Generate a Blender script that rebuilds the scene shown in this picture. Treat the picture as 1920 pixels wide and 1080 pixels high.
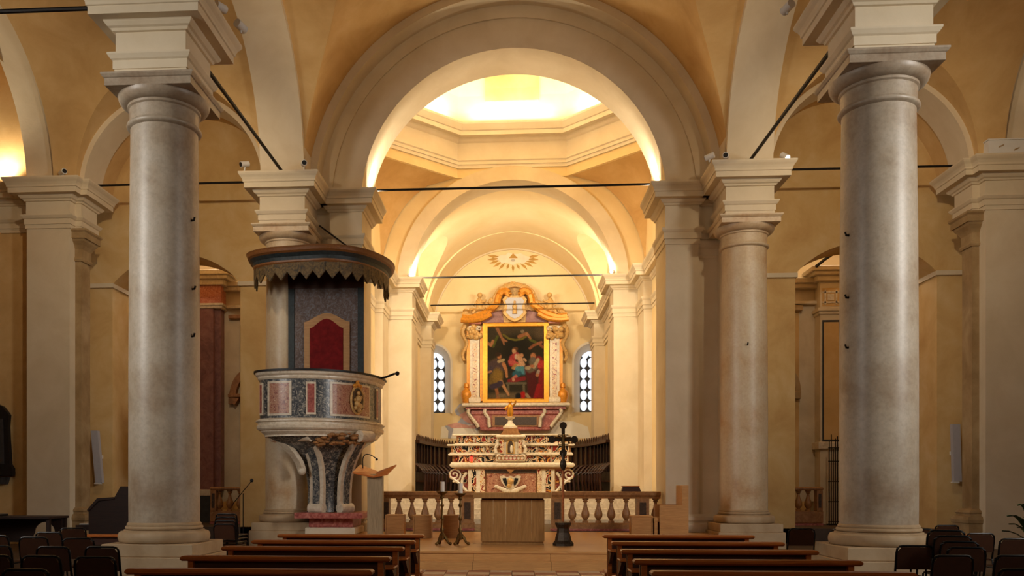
import bpy, bmesh, math, random
import numpy as np
from mathutils import Vector, Matrix
random.seed(7)
for o in list(bpy.data.objects): bpy.data.objects.remove(o)
S = bpy.context.scene
COL = S.collection
PI = math.pi

# ---------------------------------------------------------------- camera
F_PX, TT, VPX, HOR, EYE = 1650., .066, 960., 909., 1.6
TH = math.atan(TT); CT, ST = math.cos(TH), math.sin(TH); CX = VPX - F_PX*TT
cam_d = bpy.data.cameras.new('camera'); cam = bpy.data.objects.new('camera', cam_d); COL.objects.link(cam)
cam_d.sensor_fit = 'HORIZONTAL'; cam_d.sensor_width = 36; cam_d.lens = 36*F_PX/1920
cam_d.shift_x = (960-CX)/1920; cam_d.shift_y = (HOR-540)/1920
cam_d.clip_start = .05; cam_d.clip_end = 200
cam.location = (0, 0, EYE); cam.rotation_euler = (PI/2, 0, TH)
S.camera = cam
def P(u, v, Y):
    """photo pixel (1920x1080) -> X, Z on the plane at depth Y"""
    k = (u-CX)/F_PX; X = Y*(k*CT-ST)/(CT+k*ST); d = Y*CT-X*ST
    return X, EYE+(HOR-v)*d/F_PX
def PX(u, Y): return P(u, 0, Y)[0]
def PZ(v, Y, X=0): return EYE+(HOR-v)*(Y*CT-X*ST)/F_PX

# ---------------------------------------------------------------- world, exposure, daylight
W = bpy.data.worlds.new('world'); S.world = W; W.use_nodes = True
W.node_tree.nodes['Background'].inputs[0].default_value = (.75, .85, 1, 1)
W.node_tree.nodes['Background'].inputs[1].default_value = .3
S.view_settings.view_transform = 'Standard'; S.view_settings.look = 'None'
S.view_settings.gamma = 1; S.view_settings.use_curve_mapping = False
S.view_settings.exposure = 0.0

def light(kind, name, loc, aim, power, color=(1, .78, .5), size=.3, size_y=None, spot=90, blend=.6):
    d = bpy.data.lights.new(name, kind); d.energy = power; d.color = color
    if kind == 'AREA':
        d.size = size
        if size_y: d.shape = 'RECTANGLE'; d.size_y = size_y
    else: d.shadow_soft_size = size
    if kind == 'SPOT': d.spot_size = math.radians(spot); d.spot_blend = blend
    o = bpy.data.objects.new(name, d); COL.objects.link(o); o.location = loc
    v = Vector(aim)-Vector(loc); o.rotation_euler = v.to_track_quat('-Z', 'Y').to_euler()
    return o
WARM = (1, .80, .54); WARM2 = (1, .80, .54); DAY = (1.0, .96, .90)
# added area lights: daylight from assumed windows, west front and side chapels, none built
light('AREA', 'assumed_daylight_west', (0, -9.5, 9.5), (0, 12, 7.5), 200, (1, .86, .68), 5, 5)
for sd, w in ((-1, 190), (1, 240)):
    o = light('AREA', 'assumed_daylight_side', (sd*15.2, 6.5, 8.0), (sd*5.6, 14.4, 5.5), w, DAY, 2.2, 5); o.data.spread = math.radians(70)

# ---------------------------------------------------------------- materials
def srgb(r, g, b):
    f = lambda c: (c/255/12.92) if c/255 <= .04045 else ((c/255+.055)/1.055)**2.4
    return (f(r), f(g), f(b), 1)
MATS = {}
def newmat(name):
    m = bpy.data.materials.new(name); m.use_nodes = True
    nt = m.node_tree; b = nt.nodes['Principled BSDF']; MATS[name] = m
    return m, nt, b
def coords(nt, scale=(1, 1, 1), src='Object'):
    tc = nt.nodes.new('ShaderNodeTexCoord'); mp = nt.nodes.new('ShaderNodeMapping')
    mp.inputs['Scale'].default_value = scale; nt.links.new(tc.outputs[src], mp.inputs['Vector']); return mp.outputs[0]
def ramp(nt, fac, stops, interp='LINEAR'):
    r = nt.nodes.new('ShaderNodeValToRGB'); e = r.color_ramp.elements; r.color_ramp.interpolation = interp
    e[0].position, e[0].color = stops[0]; e[1].position, e[1].color = stops[-1]
    for p, c in stops[1:-1]:
        q = e.new(p); q.color = c
    nt.links.new(fac, r.inputs[0]); return r.outputs[0]
def noise(nt, vec, scale, detail=4, rough=.55, dist=0):
    n = nt.nodes.new('ShaderNodeTexNoise'); n.inputs['Scale'].default_value = scale; n.inputs['Detail'].default_value = detail
    n.inputs['Roughness'].default_value = rough; n.inputs['Distortion'].default_value = dist; nt.links.new(vec, n.inputs['Vector']); return n.outputs[0]
def bump(nt, b, h, strength, dist=.01):
    k = nt.nodes.new('ShaderNodeBump'); k.inputs['Strength'].default_value = strength; k.inputs['Distance'].default_value = dist
    nt.links.new(h, k.inputs['Height']); nt.links.new(k.outputs[0], b.inputs['Normal'])
def plaster(name, a, c, d, scale=.7, rough=.85, bmp=.15):
    m, nt, b = newmat(name); v = coords(nt)
    n = noise(nt, v, scale, 6, .62, .4); nt.links.new(ramp(nt, n, [(.30, a), (.5, c), (.70, d)]), b.inputs['Base Color'])
    b.inputs['Roughness'].default_value = rough; b.inputs['Specular IOR Level'].default_value = .2
    bump(nt, b, noise(nt, v, 18, 4), bmp, .01); return m
def plain(name, col, rough=.5, metal=0, var=.0, spec=.4, scale=8):
    m, nt, b = newmat(name); b.inputs['Roughness'].default_value = rough; b.inputs['Metallic'].default_value = metal
    b.inputs['Specular IOR Level'].default_value = spec
    v = coords(nt); dk = tuple(x*(1-var) for x in col[:3])+(1,); lt = tuple(min(1, x*(1+var)) for x in col[:3])+(1,)
    nt.links.new(ramp(nt, noise(nt, v, scale), [(.3, dk), (.7, lt)]), b.inputs['Base Color']); return m
def emit(name, col, strength):
    m, nt, b = newmat(name); b.inputs['Base Color'].default_value = col
    b.inputs['Emission Color'].default_value = col; b.inputs['Emission Strength'].default_value = strength; return m
def wood(name, a, c, scale=(3, 3, 3), rough=.4, axis=0, bmp=.08):
    m, nt, b = newmat(name); s = [scale[0]*6]*3; s[axis] = scale[0]*.5
    v = coords(nt, tuple(s)); n = noise(nt, v, 1.6, 5, .6, 1.2)
    nt.links.new(ramp(nt, n, [(.3, a), (.7, c)]), b.inputs['Base Color']); b.inputs['Roughness'].default_value = rough
    bump(nt, b, n, bmp, .005); return m
def marble(name, stops, scale=4, rough=.3, dist=2.0, vor=True):
    m, nt, b = newmat(name); v = coords(nt)
    n = noise(nt, v, scale, 8, .65, dist)
    nt.links.new(ramp(nt, n, stops), b.inputs['Base Color']); b.inputs['Roughness'].default_value = rough; return m
def inlay(name, cols, scale=7, ground=None):
    m, nt, b = newmat(name); v = coords(nt)
    vo = nt.nodes.new('ShaderNodeTexVoronoi'); vo.inputs['Scale'].default_value = scale; vo.inputs['Randomness'].default_value = .9
    n2 = nt.nodes.new('ShaderNodeMapping'); nt.links.new(v, vo.inputs['Vector'])
    sep = nt.nodes.new('ShaderNodeSeparateColor'); nt.links.new(vo.outputs['Color'], sep.inputs[0])
    k = len(cols); nt.links.new(ramp(nt, sep.outputs[0], [(i/k, c) for i, c in enumerate(cols)], 'CONSTANT'), b.inputs['Base Color'])
    b.inputs['Roughness'].default_value = .3; return m

plaster('ochre', srgb(200, 160, 104), srgb(214, 177, 120), srgb(225, 192, 138), .8)
plaster('ochre_pale', srgb(234, 208, 156), srgb(240, 216, 168), srgb(245, 224, 180), .5)
plaster('cream', srgb(216, 198, 166), srgb(224, 207, 177), srgb(231, 216, 188), .8)
plaster('cream_stone', srgb(206, 190, 162), srgb(220, 205, 178), srgb(230, 217, 194), 1.1, .6)
plaster('patched_wall', srgb(204, 162, 104), srgb(220, 184, 124), srgb(230, 200, 148), .8)
plaster('stone_brown', srgb(150, 122, 84), srgb(172, 144, 104), srgb(190, 164, 124), 1.4, .6)
plaster('base_stone', srgb(166, 138, 104), srgb(184, 158, 124), srgb(198, 174, 142), 1.1, .55)
plaster('limewash', srgb(226, 214, 196), srgb(232, 222, 206), srgb(238, 230, 216), .8)
def shaft(name, broad, dk, lt):
    m, nt, b = newmat(name); v = coords(nt)
    base = ramp(nt, noise(nt, v, .9, 5, .6, .3), broad)
    sp = ramp(nt, noise(nt, v, 14, 8, .7, .2), [(.36, dk), (.5, (.5, .5, .5, 1)), (.64, lt)])
    mx = nt.nodes.new('ShaderNodeMix'); mx.data_type = 'RGBA'; mx.blend_type = 'OVERLAY'; mx.inputs[0].default_value = .38
    nt.links.new(base, mx.inputs[6]); nt.links.new(sp, mx.inputs[7]); nt.links.new(mx.outputs[2], b.inputs['Base Color'])
    b.inputs['Roughness'].default_value = .42; bump(nt, b, noise(nt, v, 22, 5), .18, .005)
shaft('shaft_stone', [(.30, srgb(148, 124, 98)), (.5, srgb(174, 158, 136)), (.7, srgb(188, 176, 158))], (.36, .34, .32, 1), (.62, .61, .6, 1))
shaft('shaft_stone_warm', [(.30, srgb(184, 142, 98)), (.45, srgb(202, 176, 140)), (.7, srgb(214, 196, 166))], (.38, .35, .32, 1), (.62, .61, .6, 1))
marble('red_marble', [(.3, srgb(120, 52, 46)), (.5, srgb(168, 88, 78)), (.72, srgb(206, 140, 124))], 5, .35)
marble('rose_marble', [(.3, srgb(112, 70, 66)), (.5, srgb(138, 92, 86)), (.72, srgb(158, 112, 104))], 2.5, .4)
marble('grey_marble', [(.36, srgb(34, 36, 42)), (.47, srgb(70, 74, 78)), (.55, srgb(120, 118, 112)), (.66, srgb(196, 186, 168))], 9, .3)
marble('breccia', [(.34, srgb(96, 48, 38)), (.44, srgb(158, 90, 70)), (.51, srgb(200, 156, 124)), (.57, srgb(140, 72, 52)), (.66, srgb(228, 200, 164))], 6, .3, 3)
marble('white_marble', [(.3, srgb(196, 178, 150)), (.55, srgb(226, 212, 188)), (.8, srgb(240, 230, 212))], 4, .35)
marble('tan_stone', [(.3, srgb(132, 88, 48)), (.55, srgb(166, 116, 68)), (.8, srgb(192, 146, 94))], 5, .45)
marble('dark_marble', [(.3, srgb(40, 30, 24)), (.6, srgb(84, 66, 52)), (.85, srgb(150, 128, 104))], 12, .3, 3)
marble('pink_inlay', [(.3, srgb(150, 60, 44)), (.5, srgb(206, 126, 100)), (.75, srgb(236, 200, 172))], 9, .35, 4)
BK, CR, RD, OR_ = srgb(20, 15, 13), srgb(226, 204, 166), srgb(140, 42, 26), srgb(204, 132, 46)
def scrollwork(name, stops, scale):
    m, nt, b = newmat(name); v = coords(nt)
    nt.links.new(ramp(nt, noise(nt, v, scale, 1.5, .5, .8), stops, 'CONSTANT'), b.inputs['Base Color']); b.inputs['Roughness'].default_value = .3
scrollwork('inlay', [(0, BK), (.36, OR_), (.39, CR), (.43, BK), (.50, CR), (.54, RD), (.60, BK), (.63, OR_), (.68, CR)], 4)
scrollwork('inlay_light', [(0, RD), (.38, CR), (.47, RD), (.50, CR), (.58, OR_), (.61, CR), (.68, RD)], 6)
plain('gold', srgb(206, 146, 52), .36, .7, .15)
plain('gilt_ochre', srgb(214, 142, 46), .38, .25, .2, .5, 12)
plain('gilt_stucco', srgb(206, 166, 104), .5, .1, .25, .4, 16)
plain('iron', srgb(34, 28, 24), .55, .6, .2)
plain('white_metal', srgb(226, 222, 214), .45, 0, .03)
plain('black_plastic', srgb(14, 13, 13), .4, 0, .2)
plain('black_tube', srgb(20, 19, 20), .28, .4, .1)
plain('bronze', srgb(120, 92, 50), .4, .8, .3, .5, 30)
plain('dark_bronze', srgb(66, 54, 42), .45, .7, .3, .5, 30)
plain('wax', srgb(238, 228, 214), .5, 0, .02)
plain('red_cloth', srgb(120, 24, 24), .8, 0, .25, .2, 10)
plain('leaf', srgb(40, 74, 34), .45, 0, .25)
plain('slate', srgb(58, 56, 56), .6, 0, .2)
plain('black_paint', srgb(24, 22, 22), .5, 0, .2)
plain('grille', srgb(186, 184, 190), .5, .1, .04)
plain('paper', srgb(226, 222, 216), .7, 0, .04)
plain('concrete_floor', srgb(92, 76, 64), .5, 0, .15, .3, 3)
plain('tile_red', srgb(150, 92, 72), .4, 0, .15, .4, 4)
plain('tile_cream', srgb(196, 170, 140), .4, 0, .1, .4, 4)
plain('chair_ply', srgb(62, 34, 17), .65, 0, .12, .15)
wood('pew_wood', srgb(156, 80, 32), srgb(200, 118, 54), rough=.3)
wood('pew_dark', srgb(50, 24, 12), srgb(74, 38, 18), rough=.4)
wood('oak', srgb(172, 122, 70), srgb(200, 150, 92), rough=.4)
wood('oak_floor', srgb(190, 138, 82), srgb(212, 160, 100), rough=.35)
wood('altar_wood', srgb(164, 118, 64), srgb(194, 146, 86), rough=.5, axis=2)
wood('lectern_wood', srgb(132, 112, 84), srgb(160, 138, 106), rough=.5, axis=2)
wood('walnut', srgb(40, 18, 8), srgb(76, 38, 18), rough=.4, axis=2)
wood('walnut_dark', srgb(26, 13, 8), srgb(50, 26, 14), rough=.45, axis=2)
wood('organ_wood', srgb(34, 17, 10), srgb(50, 27, 15), rough=.75)
wood('canopy_wood', srgb(104, 62, 28), srgb(140, 90, 44), rough=.45)
m, nt, b = newmat('marbled_board'); v = coords(nt, (1, 1, 1))
n = noise(nt, v, 7, 6, .65, 2.5); nt.links.new(ramp(nt, n, [(.3, srgb(66, 46, 38)), (.5, srgb(104, 82, 72)), (.62, srgb(116, 112, 116)), (.8, srgb(150, 140, 136))]), b.inputs['Base Color']); b.inputs['Roughness'].default_value = .5
plain('blue_paint', srgb(44, 52, 54), .5, 0, .35, .4, 14)
m, nt, b = newmat('valance'); v = coords(nt)
n = noise(nt, v, 9, 5, .6, 1.5); nt.links.new(ramp(nt, n, [(.35, srgb(58, 52, 42)), (.5, srgb(100, 78, 44)), (.65, srgb(120, 98, 60))]), b.inputs['Base Color']); b.inputs['Roughness'].default_value = .7
emit('lamp_glow', (1, .9, .72, 1), 30)
emit('red_glow', (1, .04, .02, 1), 1.3)
emit('window_glow', (.72, .84, 1, 1), .95)

# ---------------------------------------------------------------- mesh helpers
class MB:
    def __init__(s): s.v = []; s.f = []; s.sm = []
    def add(s, vs, fs, smooth=False):
        n = len(s.v); s.v += [tuple(x) for x in vs]; s.f += [tuple(i+n for i in q) for q in fs]; s.sm += [smooth]*len(fs); return s
    def box(s, x0, x1, y0, y1, z0, z1):
        return s.add([(x0, y0, z0), (x1, y0, z0), (x1, y1, z0), (x0, y1, z0), (x0, y0, z1), (x1, y0, z1), (x1, y1, z1), (x0, y1, z1)],
              [(0, 3, 2, 1), (4, 5, 6, 7), (0, 1, 5, 4), (1, 2, 6, 5), (2, 3, 7, 6), (3, 0, 4, 7)])
    def bbox(s, x0, x1, y0, y1, z0, z1, b=.02):
        """box with bevelled top and side edges (chamfer)"""
        r = []
        for z, i in ((z0, b), (z0+b, 0), (z1-b, 0), (z1, b)):
            r.append([(x0+i, y0+i, z), (x1-i, y0+i, z), (x1-i, y1-i, z), (x0+i, y1-i, z)])
        return s.rings(r, True, True)
    def rings(s, rings, cap0=True, cap1=True, closed=True, smooth=False):
        k = len(rings[0]); vs = [p for r in rings for p in r]; fs = []
        for i in range(len(rings)-1):
            for j in range(k if closed else k-1):
                a, b_ = i*k+j, i*k+(j+1) % k; fs.append((a, b_, b_+k, a+k))
        n0 = len(s.v); s.add(vs, fs, smooth)
        if cap0: s.f.append(tuple(n0+j for j in range(k))[::-1]); s.sm.append(False)
        if cap1: s.f.append(tuple(n0+(len(rings)-1)*k+j for j in range(k))); s.sm.append(False)
        return s
    def lathe(s, prof, cx=0, cy=0, n=32, a0=0, a1=2*PI, smooth=True, sx=1, sy=1):
        full = abs(a1-a0-2*PI) < 1e-6; m = n if full else n+1; rings = []
        for r, z in prof:
            rings.append([(cx+r*sx*math.cos(a0+(a1-a0)*j/n), cy+r*sy*math.sin(a0+(a1-a0)*j/n), z) for j in range(m)])
        return s.rings(rings, True, True, True, smooth)
    def prism(s, poly, y0, y1, axis='y'):
        """poly in (x,z) extruded along y (axis='y'), (y,z) along x, (x,y) along z"""
        mk = {'y': lambda a, c, t: (a, t, c), 'x': lambda a, c, t: (t, a, c), 'z': lambda a, c, t: (a, c, t)}[axis]
        return s.rings([[mk(a, c, y0) for a, c in poly], [mk(a, c, y1) for a, c in poly]], smooth=len(poly) > 30)
    def tube(s, pts, r, n=8, closed=False):
        pts = [Vector(p) for p in pts]; rr = r if isinstance(r, (list, tuple)) else [r]*len(pts); rings = []; N = len(pts)
        for i, p in enumerate(pts):
            if closed: t = pts[(i+1) % N]-pts[i-1]
            else: t = pts[min(i+1, N-1)]-pts[max(i-1, 0)]
            t.normalize(); up = Vector((0, 0, 1)) if abs(t.z) < .9 else Vector((0, 1, 0))
            a = t.cross(up).normalized(); c = t.cross(a)
            rings.append([tuple(p+a*rr[i]*math.cos(2*PI*j/n)+c*rr[i]*math.sin(2*PI*j/n)) for j in range(n)])
        if closed: rings.append(rings[0]); return s.rings(rings, False, False, True, True)
        return s.rings(rings, True, True, True, True)
    def ball(s, c, r, n=10, m=6, sc=(1, 1, 1)):
        rings = []
        for i in range(m+1):
            t = -PI/2+PI*i/m; q = max(.02, math.cos(t))
            rings.append([(c[0]+r*sc[0]*q*math.cos(2*PI*j/n), c[1]+r*sc[1]*q*math.sin(2*PI*j/n), c[2]+r*sc[2]*math.sin(t)) for j in range(n)])
        return s.rings(rings, True, True, True, True)
    def sweep(s, path, prof, closed=False, side=1):
        """profile [(out, z)] (closed polygon) along a plan path with mitres; out = right of travel * side"""
        n = len(path); rings = []
        for i, p in enumerate(path):
            a = Vector(path[i-1]) if (i > 0 or closed) else None; c = Vector(path[(i+1) % n]) if (i < n-1 or closed) else None
            p = Vector(p); nn = []
            for q in ((a, p), (p, c)):
                if q[0] is None or q[1] is None: continue
                t = (q[1]-q[0]).normalized(); nn.append(Vector((t.y, -t.x))*side)
            if len(nn) == 2:
                k = nn[0]+nn[1]; d = k.length_squared
                k = k*(2/d) if d > .2 else nn[0]
            else: k = nn[0]
            rings.append([(p.x+k.x*o, p.y+k.y*o, z) for o, z in prof])
        if closed: rings.append(rings[0]); return s.rings(rings, False, False)
        return s.rings(rings)
    def build(s, name, mat, parent=None, bevel=0, loc=None, at=None):
        me = bpy.data.meshes.new(name)
        off = Vector((0, 0, 0))
        if parent is not None: off = OFF.get(parent.name, Vector((0, 0, 0)))
        if at is not None: off = Vector(at)
        me.from_pydata([(x-off.x, y-off.y, z-off.z) for x, y, z in s.v], [], s.f)
        me.polygons.foreach_set('use_smooth', s.sm)
        bm = bmesh.new(); bm.from_mesh(me)
        bmesh.ops.recalc_face_normals(bm, faces=bm.faces)
        big = [f for f in bm.faces if len(f.verts) > 4]
        if big: bmesh.ops.triangulate(bm, faces=big)
        bm.to_mesh(me); bm.free()
        me.materials.append(MATS[mat] if isinstance(mat, str) else mat)
        o = bpy.data.objects.new(name, me); COL.objects.link(o)
        if any(s.sm):
            try: me.set_sharp_from_angle(angle=math.radians(40))
            except Exception: pass
        if parent is not None: o.parent = parent; OFF[o.name] = OFF.get(parent.name, Vector((0, 0, 0)))
        elif at is not None: o.location = at; OFF[o.name] = Vector(at)
        else: OFF[o.name] = Vector((0, 0, 0))
        if bevel:
            md = o.modifiers.new('bevel', 'BEVEL'); md.width = bevel; md.segments = 2; md.limit_method = 'ANGLE'
        return o
OFF = {}
def tag(o, label, cat, group=None, kind=None):
    if label: o['label'] = label
    if cat: o['category'] = cat
    if group: o['group'] = group
    if kind: o['kind'] = kind
    return o
def thing(name, label, cat, loc=(0, 0, 0), group=None, kind=None):
    o = bpy.data.objects.new(name, None); COL.objects.link(o); o.location = loc; o.empty_display_size = .2
    OFF[o.name] = Vector(loc); return tag(o, label, cat, group, kind)
def struct(mb, name, mat, label, cat='wall'): return tag(mb.build(name, mat), label, cat, kind='structure')
def copy_tree(o, parent=None):
    c = o.copy(); COL.objects.link(c); c.parent = parent; OFF[c.name] = OFF.get(o.name, Vector((0, 0, 0)))
    for ch in [x for x in o.children]: copy_tree(ch, c)
    return c
def arc(cx, cz, r, a0, a1, n=32): return [(cx+r*math.cos(a0+(a1-a0)*i/n), cz+r*math.sin(a0+(a1-a0)*i/n)) for i in range(n+1)]
def arch_poly(x0, x1, z0, z1, cx, r, cz, n=40, rise=None):
    """inverted-U outline: rectangle with a round-headed opening at the bottom; rise = segmental head"""
    if rise is None: a = arc(cx, cz, r, 0, PI, n)
    else:
        R = (r*r+rise*rise)/(2*rise); t = math.asin(r/R); a = arc(cx, cz+rise-R, R, PI/2-t, PI/2+t, n)
    return [(x0, z0), (x0, z1), (x1, z1), (x1, z0), (a[0][0], z0)]+a+[(a[-1][0], z0)]
def ring_poly(cx, cz, r0, r1, n=40, a0=0, a1=PI): return arc(cx, cz, r0, a0, a1, n)+arc(cx, cz, r1, a1, a0, n)

# ================================================================= STRUCTURE
YN, YF, WX, YC = 14.7, 23.0, 5.93, 18.85
def ent(prof, dz=0, back=-.12): return [(back, prof[0][1]+dz)]+[(o, z+dz) for o, z in prof]+[(back, prof[-1][1]+dz)]
CORN = [(0, 9.05), (.04, 9.06), (.06, 9.10), (.10, 9.12), (.14, 9.17), (.15, 9.20), (.32, 9.20), (.32, 9.33), (.345, 9.34), (.35, 9.39), (.38, 9.45), (.42, 9.50), (.44, 9.54), (.44, 9.58)]
CORN = [(o+.015, z) for o, z in CORN]
ENT = [(.03, 8.33), (.03, 8.44), (.05, 8.44), (.05, 8.58), (.08, 8.60), (.12, 8.66), (.12, 8.69), (.015, 8.69)]+CORN
ENTP = [(.015, 8.02), (.03, 8.02), (.03, 8.16), (.06, 8.16), (.06, 8.32), (.09, 8.36), (.11, 8.40), (.11, 8.45), (.015, 8.45)]+CORN

# ---- floors
fl = struct(MB().box(-16.6, 16.6, -12, 24.7, -.3, 0), 'floor', 'concrete_floor', 'dark polished stone floor of the nave and aisles', 'floor')
tm = {}
for c in ('tile_red', 'tile_cream'):
    tm[c] = MB().bbox(-.195, .195, -.195, .195, 0, .012, .004)
tiles = {}
for i in range(-7, 7):
    for j in range(18):
        c = 'tile_red' if (i+j) % 2 else 'tile_cream'
        if c not in tiles: o = tm[c].build('floor_tile', c); tiles[c] = o.data
        else: o = bpy.data.objects.new('floor_tile', tiles[c]); COL.objects.link(o)
        o.parent = fl; o.location = (.2+i*.4, 9.4+j*.4, 0)
struct(MB().box(-5.1, 5.1, 23.63, 34, -.3, .34), 'floor_choir', 'concrete_floor', 'stone floor of the choir behind the balustrade', 'floor')
struct(MB().box(-5.0, 5.0, 33.85, 44.1, .2, 1.30), 'floor_sanctuary', 'concrete_floor', 'raised stone floor of the sanctuary', 'floor')
stp = thing('altar_steps', 'pale stone steps climbing to the high altar', 'steps', (0, 28.4, .34))
for k in range(6):
    MB().box(-4.75, 4.75, 28.4+.3*k, 28.4+.3*(k+1) if k < 5 else 33.9, .34, .34+.157*(k+1)).build('step', 'white_marble', stp)

# ---- choir arch wall and its piers
wc = struct(MB().prism(arch_poly(-6.6, 6.6, 0, 15.2, 0, 4.12, 9.3), 24.0, 25.4), 'wall_choir', 'cream', 'cream wall pierced by the great round choir arch', 'wall')
MB().prism(ring_poly(0, 9.3, 4.12, 4.92), 23.86, 24.0).build('arch_face', 'cream', wc)
MB().prism(ring_poly(0, 9.3, 4.92, 5.3), 23.80, 24.0).build('arch_band', 'cream', wc)
MB().prism(ring_poly(0, 9.3, 5.25, 5.48), 23.22, 24.0).build('arch_rib', 'cream', wc)
for s in (-1, 1):
    MB().box(*sorted((s*4.10, s*4.97)), 23.84, 25.42, .2, 8.1).build('pier', 'cream', wc)
    MB().sweep([(s*4.10, 25.42), (s*4.10, 23.84), (s*4.97, 23.84), (s*4.97, 23.98), (s*5.6, 23.98)], ent(ENTP), side=s).build('entablature', 'cream', wc)
    MB().box(*sorted((s*4.99, s*5.5)), 23.95, 24.05, .2, 8.1).build('pilaster_strip', 'cream', wc)
    MB().sweep([(s*4.97, 23.95), (s*5.6, 23.95)], [(-.1, 7.66), (.03, 7.66), (.05, 7.72), (.03, 7.75), (.03, 7.9), (.08, 7.96), (.10, 8.02), (.10, 8.1), (-.1, 8.1)], side=1).build('strip_capital', 'cream', wc)
    # pier base
    MB().sweep([(s*4.10, 25.42), (s*4.10, 23.84), (s*5.4, 23.84)], [(-.1, .3), (.12, .3), (.12, .55), (.05, .6), (.10, .66), (.10, .74), (.02, .82), (-.1, .82)], side=s).build('pier_base', 'cream_stone', wc)

# ---- vaults
def vault(name, label, mat, xc, R, z0, yc, r, zl, L, xs=(-1, 1), n=40, m=10):
    mb = MB(); hz = zl+r
    for sy in (-1, 1):
        rings = []
        angs = [PI*i/n for i in range(n+1)]
        if xs and hz < z0+R: ah = math.asin((hz-z0)/R); angs = sorted(angs+[ah, PI-ah, ah*.97, PI-ah*.97, ah*.99, PI-ah*.99])
        for a in angs:
            z = z0+R*math.sin(a); x = xc+R*math.cos(a)
            side = 1 if math.cos(a) >= 0 else -1
            if side not in xs or z >= hz: yl = 0
            elif z <= zl: yl = r
            else: yl = r*math.cos(math.asin(min(1, (z-zl)/r)))
            rings.append([(x, yc+sy*(L+(yl-L)*j/m), z) for j in range(m+1)])
        mb.rings(rings, False, False, False, True)
    for sx in xs:
        rings = []
        for i in range(n+1):
            b_ = PI*i/n; z = zl+r*math.sin(b_); y = yc+r*math.cos(b_)
            q = min(1, max(0, (z-z0)/R)); xl = R*math.cos(math.asin(q))
            rings.append([(xc+sx*(R+.6+(xl-R-.6)*j/m), y, z) for j in range(m+1)])
        mb.rings(rings, False, False, False, True)
    return struct(mb, name, mat, label, 'vault')
vault('ceiling_nave', 'ochre groin vault over the nave before the choir arch', 'ochre', 0, 5.46, 9.3, YC, 3.72, 9.5, 4.42, n=64)
for k, y in enumerate((YC-8.3, YC-16.6, YC-24.9)):
    vault('ceiling_nave_west', 'ochre groin vault over the nave, %s bay toward the entrance' % ('second', 'third', 'last')[k], 'ochre', 0, 5.46, 9.3, y, 3.72, 9.5, 4.2)
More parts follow.
